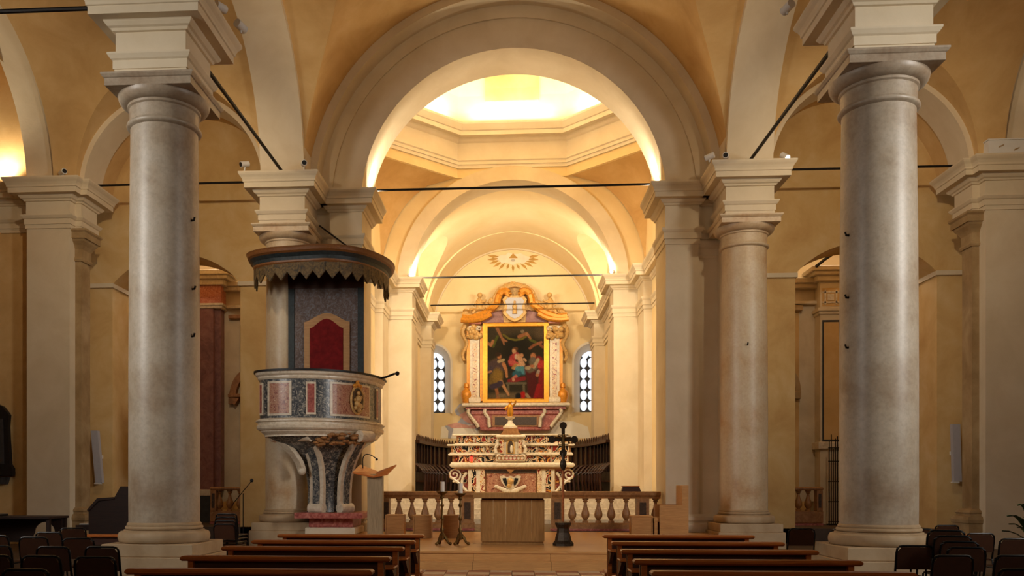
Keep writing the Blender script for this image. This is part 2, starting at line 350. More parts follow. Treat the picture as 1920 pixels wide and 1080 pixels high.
for s, nm in ((-1, 'left'), (1, 'right')):
    vault('ceiling_aisle_'+nm, 'ochre groin vault over the %s aisle' % nm, 'ochre', s*8.97, 2.55, 9.5, YC, 3.72, 9.5, 3.92, n=48)
    vault('ceiling_aisle_%s_west' % nm, 'ochre groin vault over the %s aisle near the entrance' % nm, 'ochre', s*8.97, 2.55, 9.5, YC-8.3, 3.72, 9.5, 4.2)
    # arcade arch between the columns, transverse arch of the aisle, chapel arch
    a = struct(MB().prism(ring_poly(YC, 9.5, 3.57, 3.74), *sorted((s*5.36, s*6.5)), axis='x'), 'wall_arcade_'+nm, 'cream', 'cream arch of the %s nave arcade springing from the column tops' % nm, 'arch')
    a = struct(MB().prism(ring_poly(s*8.97, 9.5, 2.42, 2.57), 22.75, 23.75), 'trim_aisle_arch_'+nm, 'cream', 'cream transverse arch across the end of the %s aisle' % nm, 'arch')
    vault('ceiling_aisle_end_'+nm, 'narrow ochre barrel between aisle arch and end wall, %s side' % nm, 'ochre', s*8.97, 2.57, 9.5, 24.2, .01, 9.5, .55, xs=())
    a = struct(MB().prism(ring_poly(YC, 9.5, 3.85, 4.02), *sorted((s*11.75, s*12.93)), axis='x'), 'wall_chapel_arch_'+nm, 'cream', 'wide cream arch of the side chapel beside the %s aisle' % nm, 'arch')
    # end wall of the aisle with a low arched doorway
    ew = struct(MB().prism(arch_poly(*sorted((s*6.3, s*13.2)), 0, 14.6, s*9.63, 1.88, 7.38, rise=.85), 24.7, 26.0), 'wall_aisle_end_'+nm, 'patched_wall', 'ochre end wall of the %s aisle with a low arched chapel opening' % nm, 'wall')
    for x0, x1 in ((6.5, 7.80), (11.46, 12.9)):
        MB().box(*sorted((s*x0, s*x1)), 24.62, 26.02, 7.28, 7.40).build('impost_moulding', 'cream', ew)
    # aisle pier with its pilaster
    pw = struct(MB().box(*sorted((s*11.75, s*12.93)), 22.7, 23.8, 0, 9.6), 'wall_pier_'+nm, 'cream', 'pale plastered pier at the outer side of the %s aisle' % nm, 'pier')
    MB().box(*sorted((s*11.58, s*11.8)), 23.0, 23.5, .9, 8.0).build('pilaster', 'stone_brown', pw)
    MB().sweep([(s*11.8, 23.0), (s*11.58, 23.0), (s*11.58, 23.5), (s*11.8, 23.5)], [(-.05, 7.62), (.04, 7.62), (.06, 7.67), (.04, 7.72), (.02, 7.74), (.02, 7.95), (.07, 8.05), (.14, 8.14), (.16, 8.2), (.2, 8.2), (.2, 8.36), (.24, 8.4), (.24, 8.45), (-.05, 8.45)], side=-s).build('pilaster_capital', 'stone_brown', pw)
    MB().sweep([(s*11.8, 23.0), (s*11.58, 23.0), (s*11.58, 23.5), (s*11.8, 23.5)], [(-.05, 0), (.16, 0), (.16, .62), (.19, .64), (.2, .72), (.17, .8), (.1, .82), (.1, .86), (.13, .9), (.1, .95), (0, 1.0), (-.05, 1.0)], side=-s).build('pilaster_base', 'stone_brown', pw)
    MB().sweep([(s*16.5, 23.05), (s*12.93, 23.05), (s*12.93, 22.7), (s*11.75, 22.7), (s*11.75, 22.98), (s*11.58, 22.98), (s*11.58, 23.85), (s*11.9, 23.85)], ent(ENT, .1, -.2), side=-s).build('entablature', 'cream', pw)
    MB().box(*sorted((s*11.75, s*12.93)), 22.7, 23.8, 9.6, 11.0).build('pier_upper', 'cream', pw)
    # side chapel shell
    cw = struct(MB().box(*sorted((s*12.93, s*16.6)), 23.05, 23.6, 0, 16), 'wall_side_chapel_'+nm, 'ochre', 'ochre end wall of the %s side chapel' % nm, 'wall')
    struct(MB().box(*sorted((s*16.3, s*16.6)), -12, 23.6, 0, 16), 'wall_outer_'+nm, 'ochre', 'outer wall of the %s side chapels' % nm, 'wall')
    vault('ceiling_side_chapel_'+nm, 'ochre vault over the %s side chapel' % nm, 'ochre', s*14.6, 1.75, 12.3, YC, .01, 12.3, 4.4, xs=())
    struct(MB().box(*sorted((s*11.9, s*12.9)), -12, 14.8, 13.0, 16), 'wall_chapel_upper_'+nm, 'ochre', 'upper wall above the chapel arches, %s side' % nm, 'wall')
    # chapel behind the aisle end wall
    struct(MB().box(*sorted((s*13.1, s*13.4)), 26, 31.5, 0, 12), 'wall_end_chapel_outer_'+nm, 'ochre', 'outer wall of the %s end chapel' % nm, 'wall')
    struct(MB().box(*sorted((s*5.4, s*13.4)), 31.2, 31.5, 0, 12), 'wall_end_chapel_back_'+nm, 'ochre_pale', 'back wall of the %s end chapel' % nm, 'wall')
    struct(MB().box(*sorted((s*5.4, s*13.4)), 25.5, 31.5, 10.2, 10.4), 'ceiling_end_chapel_'+nm, 'ochre_pale', 'ceiling of the %s end chapel' % nm, 'ceiling')
    struct(MB().box(*sorted((s*6.0, s*13.4)), 24.7, 31.5, -.2, .40), 'floor_end_chapel_'+nm, 'concrete_floor', 'stone floor of the %s end chapel' % nm, 'floor')
    # crossing side wall and corner pilaster
    cs = struct(MB().box(*sorted((s*5.1, s*5.4)), 25.4, 34.2, 0, 13.6), 'wall_crossing_'+nm, 'ochre_pale', '%s side wall of the domed choir bay' % nm, 'wall')
    MB().box(*sorted((s*4.8, s*5.15)), 32.5, 34.2, .3, 8.1).build('corner_pilaster', 'cream', cs)
    # sanctuary side wall
    sw = struct(MB().box(*sorted((s*4.3, s*4.6)), 35.2, 42.4, 0, 13.5).box(*sorted((s*4.95, s*5.2)), 42.3, 44.2, 0, 13.5).box(*sorted((s*4.3, s*5.2)), 42.2, 42.4, 0, 13.5), 'wall_sanctuary_'+nm, 'ochre_pale', '%s side wall of the sanctuary' % nm, 'wall')
    MB().box(*sorted((s*3.78, s*4.4)), 41.0, 42.4, .3, 8.1).build('rib_pier', 'cream', sw)
    MB().box(*sorted((s*4.15, s*4.4)), 37.6, 38.6, .3, 8.1).build('wall_pilaster', 'cream', sw)
    MB().sweep([(s*5.12, 25.6), (s*5.12, 32.5), (s*4.8, 32.5), (s*4.8, 33.98), (s*3.88, 33.98), (s*3.88, 35.22), (s*4.25, 35.2), (s*4.25, 41.0), (s*3.78, 41.0), (s*3.78, 42.4), (s*4.9, 42.4), (s*4.9, 44.0)], ent(ENTP), side=-s).build('entablature', 'cream', sw)

# ---- domed bay
wr = struct(MB().prism(arch_poly(-5.4, 5.4, 0, 14.2, 0, 3.93, 9.45), 34.15, 35.2), 'wall_sanctuary_arch', 'ochre_pale', 'ochre wall with the round arch leading to the sanctuary', 'wall')
MB().prism(ring_poly(0, 9.45, 3.93, 4.46), 34.02, 34.18).build('arch_band', 'cream', wr)
MB().prism(ring_poly(0, 9.45, 3.915, 3.95), 34.0, 35.22).build('arch_soffit', 'cream', wr)
for s in (-1, 1): MB().box(*sorted((s*3.88, s*4.8)), 33.98, 35.22, .3, 8.1).build('pier', 'cream', wr)
OR, OY = 5.1, 29.0
oct_ = [(OR/math.cos(PI/8)*math.cos(PI/8+k*PI/4), OY+OR/math.cos(PI/8)*math.sin(PI/8+k*PI/4)) for k in range(8)]
oct_ = [(x, max(y, 24.8)) for x, y in oct_]
dm = struct(MB().sweep(oct_, [(0, 13.5), (0, 13.9), (-.3, 13.9), (-.3, 13.5)], True, -1), 'ceiling_dome_drum', 'ochre_pale', 'pale octagonal drum under the dome of the choir bay', 'dome')
MB().sweep(oct_, [(-.05, 13.86), (.06, 13.86), (.06, 13.98), (.10, 13.99), (.10, 14.10), (.14, 14.14), (.14, 14.18), (.02, 14.18), (.02, 14.84), (.08, 14.88), (.14, 14.95), (.20, 15.0), (.42, 15.0), (.42, 15.16), (.46, 15.18), (.52, 15.30), (.56, 15.38), (.56, 15.46), (-.05, 15.46)], True, -1).build('cornice', 'limewash', dm)
mb = MB(); rings = []
for i in range(13):
    t = PI/2*i/13; k = math.cos(t)
    rings.append([(x*k, OY+(y-OY)*k, 15.4+5.0*math.sin(t)) for x, y in oct_])
mb.rings(rings, False, True); mb.build('dome_shell', 'ochre_pale', dm)
# blind lunette panel on the far face of the dome
rings = []
for i in range(3, 9):
    t = .2+(i-3)*.09; k = math.cos(t); rr = OR*k-.06
    rings.append([(-1.03, OY+rr, 15.4+5.0*math.sin(t)), (1.03, OY+rr, 15.4+5.0*math.sin(t)), (1.03, OY+rr+.2, 15.4+5*math.sin(t)), (-1.03, OY+rr+.2, 15.4+5*math.sin(t))])
MB().rings(rings).build('blind_window', 'ochre', dm)
for sx in (-1, 1):
    for sy in (-1, 1):
        rings = []; h = OR*math.tan(PI/8)
        A = Vector((sx*h, OY+sy*OR)); B = Vector((sx*OR, OY+sy*h)); C = Vector((sx*OR, OY+sy*OR))
        for i in range(13):
            t = i/12; g = 1-math.sqrt(max(0, 1-t*t))
            rings.append([tuple((C+((A+(B-A)*j/8)-C)*g))+(9.6+3.95*t,) for j in range(9)])
        MB().rings(rings, False, False, False, True).build('pendentive', 'ochre', dm)
# ---- sanctuary
vault('ceiling_sanctuary', 'pale yellow vault over the sanctuary', 'ochre_pale', 0, 4.1, 9.3, 38.15, 2.7, 9.6, 3.0, n=48)
struct(MB().prism(ring_poly(0, 9.45, 3.93, 4.4), 41.1, 43.95), 'trim_sanctuary_rib', 'ochre_pale', 'broad pale arch rib in front of the sanctuary rear wall', 'arch')
struct(MB().prism(ring_poly(0, 9.45, 3.86, 4.0), 43.9, 44.02), 'trim_sanctuary_ring', 'cream', 'thin cream arch line around the rear lunette', 'arch')
rw = struct(MB().box(-5.2, 5.2, 44, 44.8, 0, 5.2).box(-2.95, 2.95, 44, 44.8, 5.2, 14.5).prism(arch_poly(-5.2, -2.95, 5.2, 14.5, -3.95, .86, 7.72), 44, 44.8).prism(arch_poly(2.95, 5.2, 5.2, 14.5, 3.95, .86, 7.72), 44, 44.8), 'wall_rear', 'ochre_pale', 'pale ochre rear wall of the sanctuary behind the altarpiece', 'wall')
for s in (-1, 1):
    # splayed reveal from the wall face to the glass
    def outl(r, y, zb): return [(s*3.95-r, y, zb)]+[(x, y, z) for x, z in arc(s*3.95, 7.72, r, PI, 0, 20)]+[(s*3.95+r, y, zb)]
    MB().rings([outl(.98, 43.93, 5.14), outl(.88, 43.93, 5.2), outl(.56, 44.44, 5.22), outl(.60, 44.7, 5.2)], False, False, False).build('window_splay', 'limewash', rw)
# leaded roundel windows
for s, nm, k in ((-1, 'left', 1), (1, 'right', 2)):
    wn = thing('window_%d' % k, 'narrow round-headed leaded window to the %s of the altarpiece' % nm, 'window', (s*3.95, 44.45, 5.2), kind='structure')
    MB().prism([(s*3.95-.62, 5.2)]+[(x, z) for x, z in arc(s*3.95, 7.80, .62, PI, 0, 16)]+[(s*3.95+.62, 5.2)], 44.46, 44.56).build('lead_frame', 'slate', wn)
    for i in range(3):
        for j in range(6):
            x = s*3.95+(i-1)*.37; z = 5.55+j*.54
            if j == 5 and i != 1: x = s*3.95+(i-1)*.3; z -= .1
            mb = MB(); mb.prism([(x+.165*math.cos(t*PI/8), z+.25*math.sin(t*PI/8)) for t in range(16)], 44.425, 44.46); mb.build('pane', 'window_glow', wn)
# ---- outer shell (roof, west front)
struct(MB().box(-17, 17, -12, 26, 17.5, 17.8), 'ceiling_roof', 'ochre', 'roof deck above the vaults', 'roof')
struct(MB().box(-7, 7, 23.5, 47, 21.5, 21.8), 'ceiling_roof_choir', 'ochre', 'roof deck above the choir dome', 'roof')
struct(MB().box(-17, 17, -12.3, -12, 0, 17.8), 'wall_west', 'ochre', 'west front wall behind the viewer', 'wall')
for s, nm in ((-1, 'left'), (1, 'right')):
    struct(MB().box(*sorted((s*5.9, s*6.3)), 24.6, 47, 12, 21.8), 'wall_choir_upper_'+nm, 'ochre', 'upper choir wall above the vaults, %s side' % nm, 'wall')
    struct(MB().box(*sorted((s*13.2, s*17)), 24.6, 24.9, 0, 17.8), 'wall_east_'+nm, 'ochre', 'east wall beyond the %s aisle' % nm, 'wall')
struct(MB().box(-17, 17, 25.5, 26, 14, 21.8).box(-7, 7, 46.5, 47, 0, 21.8), 'wall_east_upper', 'ochre', 'upper east wall above the choir arch', 'wall') if False else None

# ---- columns
def column(label, x, y, zb, smat, hooks=(), w=1.52):
    t = thing('stone_column', label, 'column', (x, y, 0), 'nave columns')
    h = w/2
    MB().bbox(x-h-.05, x+h+.05, y-h-.05, y+h+.05, 0, .42, .015).build('lower_plinth', 'base_stone', t)
    MB().bbox(x-h, x+h, y-h, y+h, .42, .63, .012).build('plinth', 'base_stone', t)
    tor = [(.70+.055*math.cos(a), .725+.095*math.sin(a)) for a in [PI*(-.5+i/8) for i in range(9)]]
    tor2 = [(.60+.04*math.cos(a), .88+.035*math.sin(a)) for a in [PI*(-.5+i/6) for i in range(7)]]
    MB().lathe([(.6, .63)]+tor+[(.66, .825), (.66, .845)]+tor2+[(.61, .92), (.61, .945), (.585, .97), (.5, .97)], x, y, 48).build('base', 'base_stone', t)
    sh = MB().lathe([(.582, .96), (.585, 1.4), (.585, 3.5), (.575, 5.5), (.56, 6.8), (.553, 7.60)], x, y, 48).build('shaft', smat, t)
    ast = [(.57+.045*math.cos(a), 7.65+.045*math.sin(a)) for a in [PI*(-.5+i/6) for i in range(7)]]
    ech = [(.60+.15*math.sin(a), 8.13-.15*math.cos(a)) for a in [PI/2*i/6 for i in range(7)]]
    MB().lathe([(.55, 7.59)]+ast+[(.565, 7.72), (.57, 7.92), (.60, 7.94), (.60, 7.97)]+ech+[(.7, 8.14)], x, y, 48).build('capital', smat, t)
    MB().sweep([(x-.72, y-.72), (x+.72, y-.72), (x+.72, y+.72), (x-.72, y+.72)], [(-.7, 8.13), (0, 8.13), (0, 8.25), (.02, 8.26), (.05, 8.30), (.05, 8.33), (-.7, 8.33)], True).build('abacus', smat, t)
    e = .575
    MB().sweep([(x-e, y-e), (x+e, y-e), (x+e, y+e), (x-e, y+e)], ent(ENT, 0, -.5), True).build('entablature', 'cream', t)
    for (a, z) in hooks:
        px, py = x+.575*math.cos(a), y+.575*math.sin(a)
        MB().tube([(px, py, z), (px+.05*math.cos(a), py+.05*math.sin(a), z), (px+.07*math.cos(a), py+.07*math.sin(a), z+.05)], .018, 6).build('iron_hook', 'iron', t)
    return t
column('grey stone column nearest on the left, beside the rows of chairs', -WX, YN, 0, 'shaft_stone', [(-.35, 6.05), (-.32, 4.9), (-.35, 4.1)])
column('grey stone column nearest on the right, rising behind dark stacking chairs', WX, YN, 0, 'shaft_stone', [(-PI+.35, 5.6), (-PI+.35, 4.6), (-PI+.35, 3.8)])
column('stone column partly hidden behind the pulpit', -WX, YF, 0, 'shaft_stone_warm', [])
column('warm stained stone column at the right of the choir arch', WX, YF, 0, 'shaft_stone_warm', [(-PI/2-.1, 5.1)])
for s, nm in ((-1, 'left'), (1, 'right')):
    struct(MB().box(*sorted((s*5.36, s*6.5)), 22.5, 24.0, 9.5, 10.6).box(*sorted((s*5.36, s*6.5)), 23.4, 24.1, 8.35, 9.56).box(*sorted((s*5.5, s*6.4)), 23.4, 24.1, .3, 8.4), 'wall_respond_'+nm, 'cream', 'cream masonry tying the far %s column to the choir wall' % nm, 'wall')
# wooden sanctuary platform
pf = thing('wooden_platform', 'pale oak platform of two steps before the balustrade', 'platform', (0, 16.4, 0))
for k in range(7):
    MB().box(-5.1+k*1.457, -5.1+(k+1)*1.457-.006, 16.35, 16.75, 0, .168).build('step_board', 'oak_floor', pf)
    MB().box(-5.1+k*1.457, -5.1+(k+1)*1.457-.006, 16.72, 16.76, .16, .302).build('riser_board', 'oak_floor', pf)
for k in range(23):
    MB().box(-5.1, 5.1, 16.70+k*.3, 16.70+(k+1)*.3-.005, .3, .34).build('floorboard', 'oak_floor', pf)
for s in (-1, 1): MB().box(*sorted((s*5.05, s*5.1)), 16.7, 23.6, 0, .3).build('side_board', 'oak_floor', pf)

# ================================================================= LAMPS OF THE CHURCH, SOME ASSUMED, WITH ADDED FILL
# assumed concealed strip lamps on the dome cornice
PALE = (1, .86, .63)
for k in range(8):
    a = PI/4*k
    if k == 6: continue
    light('AREA', 'assumed_dome_strip_lamp', (4.75*math.cos(a), OY+4.75*math.sin(a), 15.55), (3.6*math.cos(a), OY+3.6*math.sin(a), 18.5), 130, (1, .90, .70), 3.2, .12)
# spotlights standing on the cornices, assumed lamps, and added fills for crossing and aisles
for s in (-1, 1):
    light('SPOT', 'assumed_arch_uplight', (s*3.85, 24.7, 9.7), (s*3.3, 24.8, 12.5), 420, PALE, .08, spot=120, blend=.9)  # assumed lamp, unseen, for the bright arch soffit
    light('SPOT', 'choir_fill_light', (s*4.6, 26.2, 10.0), (-s*1.5, 34, 5.0), 2000, PALE, .1, spot=110, blend=.8)  # unseen lamp added as general fill for the crossing
    light('SPOT', 'sanctuary_spot_light', (s*3.6, 33.7, 9.9), (s*1.2, 44, 9), 1000, PALE, .1, spot=120, blend=.8)
    light('SPOT', 'assumed_vault_uplight', (s*3.55, 35.7, 9.85), (s*1.5, 40, 13), 330, PALE, .1, spot=140, blend=.8)  # unseen uplight assumed from the glow on the sanctuary vault
    light('SPOT', 'nave_uplight', (s*4.9, 22.3, 9.9), (s*2.5, 17.5, 13.5), 90, WARM, .1, spot=130, blend=.9)
    light('SPOT', 'nave_uplight_near', (s*4.9, 15.4, 9.9), (s*2.5, 20, 13.5), 165, WARM, .1, spot=130, blend=.9)
    light('SPOT', 'aisle_fill_light', (s*7.0, 16.2, 9.9), (s*9.6, 24.7, 8.0), 560, WARM, .1, spot=90, blend=.9)  # added unseen lamp brightening the aisle end wall
    light('SPOT', 'aisle_fill_uplight', (s*11.2, 16.0, 9.9), (s*8.9, 20, 12), 120, WARM, .1, spot=130, blend=.9)  # another unseen lamp, added for the aisle vault
    light('SPOT', 'assumed_chapel_uplight', (s*13.7, 22.75, 9.8), (s*13.75, 22.75, 13), 300, PALE, .1, spot=150, blend=.9)  # hidden lamp assumed above the chapel cornice
    light('POINT', 'assumed_end_chapel_lamp', (s*9.8, 28.0, 9.2), (0, 0, 0), 130, (1, .84, .66), .2)  # assumed lamp inside the end chapel, out of view

# ================================================================= PULPIT
def smooth_path(pts, n=10):
    out = []; p = [Vector(q) for q in pts]; p = [p[0]*2-p[1]]+p+[p[-1]*2-p[-2]]
    for i in range(1, len(p)-2):
        for j in range(n):
            t = j/n; a, b_, c, d = p[i-1], p[i], p[i+1], p[i+2]
            out.append(.5*((2*b_)+(c-a)*t+(2*a-5*b_+4*c-d)*t*t+(3*b_-a-3*c+d)*t**3))
    out.append(p[-2]); return [tuple(q) for q in out]
def sub(path, s0, s1, n=8):
    L = [0]
    for a, c in zip(path, path[1:]): L.append(L[-1]+(Vector(c)-Vector(a)).length)
    res = []
    for k in range(n+1):
        s = (s0+(s1-s0)*k/n)*L[-1]; i = max(j for j in range(len(path)-1) if L[j] <= s+1e-9)
        t = (s-L[i])/(L[i+1]-L[i]); res.append(tuple(Vector(path[i]).lerp(Vector(path[i+1]), t)))
    return res
def rect(o0, o1, z0, z1): return [(o0, z0), (o1, z0), (o1, z1), (o0, z1)]
pul = thing('pulpit', 'marble pulpit with painted wooden canopy, built against the left choir pier', 'pulpit', (-4.6, 22.4, .34))
PB = smooth_path([(-6.42, 22.35), (-6.25, 21.55), (-5.75, 21.25), (-5.1, 21.2), (-4.5, 21.4), (-4.0, 21.85), (-3.68, 22.5), (-3.55, 23.2), (-3.55, 23.75)])
MB().sweep(PB, rect(-.12, 0, 3.12, 4.3)).build('parapet', 'grey_marble', pul)
MB().sweep(PB, [(-.2, 2.96), (.03, 2.96), (.07, 3.0), (.08, 3.06), (.05, 3.1), (.05, 3.14), (.10, 3.17), (.10, 3.2), (.02, 3.24), (-.2, 3.24)]).build('lower_moulding', 'white_marble', pul)
MB().sweep(PB, [(-.2, 4.2), (.02, 4.2), (.05, 4.24), (.05, 4.28), (.10, 4.32), (.12, 4.38), (-.2, 4.38)]).build('upper_moulding', 'white_marble', pul)
MB().sweep(PB, rect(-.22, .15, 4.38, 4.43)).build('handrail', 'black_paint', pul)
for s0, s1 in ((.215, .335), (.51, .77)):
    MB().sweep(sub(PB, s0, s1, 12), rect(-.01, .022, 3.30, 4.14)).build('panel_border', 'white_marble', pul)
    MB().sweep(sub(PB, s0+.012, s1-.012, 12), rect(-.01, .03, 3.35, 4.09)).build('panel', 'breccia', pul)
for s0, s1 in ((.155, .185), (.40, .445), (.845, .88)):
    MB().sweep(sub(PB, s0, s1, 6), rect(-.01, .03, 3.32, 4.12)).build('pilaster_border', 'white_marble', pul)
    MB().sweep(sub(PB, s0+.007, s1-.007, 6), rect(-.01, .037, 3.37, 4.07)).build('pilaster_inset', 'red_marble', pul)
# oval relief
c0, c1 = sub(PB, .655, .67, 1); tv = (Vector(c1)-Vector(c0)).normalized(); nv = Vector((tv.y, -tv.x)); cc = Vector(c0)
def on_face(u, z, o): q = cc+tv*u+nv*o; return (q.x, q.y, z)
ov = MB(); ov.rings([[on_face(.23*k*math.cos(2*PI*j/20), 3.72+.33*k*math.sin(2*PI*j/20), o) for j in range(20)] for k, o in ((1, .0), (1, .05))]); rel = ov.build('oval_field', 'dark_marble', pul)
MB().tube([on_face(.24*math.cos(2*PI*j/24), 3.72+.34*math.sin(2*PI*j/24), .05) for j in range(24)], .028, 8, True).build('oval_rim', 'gilt_stucco', rel)
mb = MB()
for u, z, r in ((.01, 3.86, .05), (0, 3.74, .08), (-.04, 3.64, .075), (.05, 3.6, .07), (.09, 3.78, .04), (-.08, 3.56, .05), (.02, 3.52, .06), (-.09, 3.72, .035)): mb.ball(on_face(u*1.25, 3.70+(z-3.70)*1.25, .06), r*1.25, 8, 6)
mb.build('relief_figure', 'gilt_stucco', rel)
mb = MB()
for u, z, r in ((0, 4.11, .07), (-.1, 4.08, .06), (.1, 4.08, .06), (0, 4.18, .05)): mb.ball(on_face(u, z, .05), r, 8, 5)
mb.build('oval_crest', 'gilt_ochre', rel)
# tapering underside
rings = []; cen = Vector((-4.75, 22.75))
loop = PB+[(-4.0, 23.7), (-5.0, 23.3), (-6.0, 22.4)]
for z, k in ((3.0, .98), (2.9, .96), (2.78, .88), (2.66, .74), (2.5, .58), (2.3, .44), (2.0, .36), (1.5, .32), (1.0, .33), (.9, .34)):
    rings.append([tuple(cen+(Vector(q)-cen)*k)+(z,) for q in loop])
MB().rings(rings, smooth=True).build('corbel_body', 'grey_marble', pul)
rings = [[tuple(cen+(Vector(q)-cen)*k)+(z,) for q in loop] for z, k in ((3.0, 1.0), (2.92, .985), (2.84, .93), (2.80, .93), (2.80, .5), (2.99, .5))]
MB().rings(rings, smooth=False).build('soffit_moulding', 'white_marble', pul)
def rib(mb, pts, w, t):
    """flat bar along a 3D curve; w = width across, t = thickness"""
    pts = [Vector(p) for p in pts]; rr = []
    for i, p in enumerate(pts):
        tg = (pts[min(i+1, len(pts)-1)]-pts[max(i-1, 0)]).normalized(); out = Vector((p.x-cen.x, p.y-cen.y, 0)).normalized(); sd = tg.cross(out).normalized(); up = sd.cross(tg).normalized()
        rr.append([tuple(p+sd*w*a+up*t*b_) for a, b_ in ((-.5, -.5), (.5, -.5), (.5, .5), (-.5, .5))])
    return mb.rings(rr)
def console(ang, R, zt=2.92):
    d = Vector((math.sin(ang), -math.cos(ang)))
    def pt(r, z): q = cen+d*r; return Vector((q.x, q.y, z))
    prof = smooth_path([(R[0], .95), (R[1], 1.25), (R[2], 1.75), (R[3], 2.2), (R[4], 2.6), (R[5], zt)], 6)
    for w, m, o in ((.40, 'white_marble', 0), (.19, 'grey_marble', .03)):
        mb = MB(); rib(mb, [pt(r+o, z) for r, z in prof], w, .12); mb.build('console' if m[0] == 'w' else 'console_inset', m, pul)
    k = pt(R[5]+.02, zt-.1); mb = MB(); sd = Vector((d.y, -d.x))
    for z0, r0, rr in ((zt-.1, R[5]+.0, .15), (1.0, R[0]+.02, .13)):
        q = pt(r0, z0); MB().tube([tuple(q+Vector((sd.x, sd.y, 0))*x) for x in (-.21, .21)], rr, 14).build('console_scroll', 'white_marble', pul)
console(-.34, (.62, .60, .60, .70, .95, 1.25))
console(.95, (.56, .54, .58, .74, 1.02, 1.30))
# small scroll bracket at the left
mb = MB(); pts = smooth_path([(-6.0, 21.9, 2.95), (-5.9, 21.85, 2.75), (-5.6, 21.9, 2.5), (-5.4, 22.0, 2.2), (-5.32, 22.05, 1.95)], 6); rib(mb, pts, .2, .12); mb.build('bracket', 'white_marble', pul)
MB().ball((-6.0, 21.85, 2.8), .13).build('bracket_scroll', 'white_marble', pul)
MB().ball((-5.32, 22.02, 1.95), .11).build('bracket_scroll', 'white_marble', pul)
mb = MB()
for k in range(60):
    u = random.random(); a = -.1+u*.95; q = cen+Vector((math.sin(a), -math.cos(a)))*(1.30-.15*random.random()); mb.ball((q.x, q.y, 2.62+.28*random.random()-.1*abs(u-.5)), .03+.035*random.random(), 7, 5, (1.5, 1.2, .8))
mb.build('gilt_garland', 'tan_stone', pul)
MB().bbox(-5.22, -3.95, 21.95, 23.3, .34, .52, .02).build('foot_step', 'cream_stone', pul)
MB().bbox(-5.14, -4.02, 22.02, 23.3, .52, .78, .02).build('pedestal', 'red_marble', pul)
MB().sweep([(-5.14, 23.3), (-5.14, 22.02), (-4.02, 22.02), (-4.02, 23.3)], [(-.3, .76), (.02, .76), (.06, .80), (.06, .85), (0, .9), (-.3, .9)], side=-1).build('pedestal_moulding', 'red_marble', pul)
# back board with the door
YB = 22.42
def pq(u, v, Y=YB): x, z = P(u, v, Y); return x, z
x0, x1 = PX(541, YB), PX(682, YB)
MB().box(x0, x1, YB, YB+.08, 4.0, 7.1).build('back_board', 'marbled_board', pul)
for a, c in ((541, 552), (671, 682)): MB().box(PX(a, YB), PX(c, YB), YB-.03, YB, 4.0, 7.1).build('board_edge', 'blue_paint', pul)
MB().box(x0, x1, YB-.04, YB, 6.66, 7.1).build('board_shadow_strip', 'pew_dark', pul)  # dark strip painting in the canopy's shadow on the board top
def ogee(xa, xb, zb, zs, zt, n=16):
    w = xb-xa; r = [(xa, zb), (xa, zs)]
    for i in range(n+1):
        t = i/n; r.append((xa+w*t, zs+(zt-zs)*(math.sin(PI*t)**1.6)))
    return r+[(xb, zs), (xb, zb)]
dr = ogee(PX(582, YB), PX(644, YB), 4.3, PZ(612, YB), PZ(594, YB))
fr = ogee(PX(571, YB), PX(656, YB), 4.3, PZ(600, YB), PZ(583, YB))
MB().prism(fr, YB-.05, YB).build('door_frame', 'oak', pul)
MB().prism(dr, YB-.065, YB-.045).build('door_curtain', 'red_cloth', pul)
# canopy
PC = smooth_path([(-6.75, 22.5), (-6.55, 21.6), (-5.95, 21.15), (-5.2, 20.98), (-4.4, 20.9), (-3.75, 21.25), (-3.35, 21.9), (-3.15, 22.7), (-3.2, 23.5), (-3.42, 24.15)])
can = MB().rings([[tuple(Vector((-4.8, 22.9)).lerp(Vector(q), k))+(z,) for q in PC+[(-3.9, 23.75), (-5.2, 23.75), (-6.30, 23.0)]] for z, k in ((7.10, .9), (7.30, .97), (7.36, .985), (7.52, .55))]).build('canopy', 'pew_dark', pul)
MB().sweep(PC, [(-.3, 7.24), (-.03, 7.24), (.02, 7.28), (.04, 7.34), (.06, 7.38), (-.3, 7.38)]).build('canopy_cornice', 'canopy_wood', can)
MB().sweep(PC, [(-.3, 7.08), (-.13, 7.08), (-.11, 7.16), (-.05, 7.22), (-.03, 7.24), (-.3, 7.24)]).build('canopy_cavetto', 'blue_paint', can)
MB().sweep(PC, [(-.3, 7.00), (-.15, 7.00), (-.12, 7.04), (-.12, 7.08), (-.3, 7.08)]).build('canopy_bead', 'canopy_wood', can)
PV = [(-4.8+(x+4.8)*.93, 22.9+(y-22.9)*.92) for x, y in PC]
NL = 20
for k in range(NL):
    a, m_, c = sub(PV, k/NL, (k+1)/NL, 2); dx = Vector((0, .02))
    mb = MB(); fr_ = [(a[0], a[1], 7.03), (c[0], c[1], 7.03), (c[0], c[1], 6.80), (m_[0], m_[1], 6.60), (a[0], a[1], 6.80)]
    nn = Vector((c[1]-a[1], a[0]-c[0])).normalized()*.02
    mb.rings([[(x+nn.x, y+nn.y, z) for x, y, z in fr_], [(x-nn.x, y-nn.y, z) for x, y, z in fr_]]); mb.build('valance_lappet', 'valance', can)
MB().tube([P(596, 421, 23.8)[:1]+(23.8, P(596, 421, 23.8)[1]), (PX(668, 22.0), 22.0, 7.45)], .022, 6).build('stay_rod', 'iron', pul)
MB().tube([(-3.5, 23.0, 4.4), (-3.3, 22.9, 4.42), (-3.05, 22.8, 4.5)], .03, 6).ball((-2.98, 22.78, 4.5), .06).build('lamp_arm', 'black_plastic', pul)

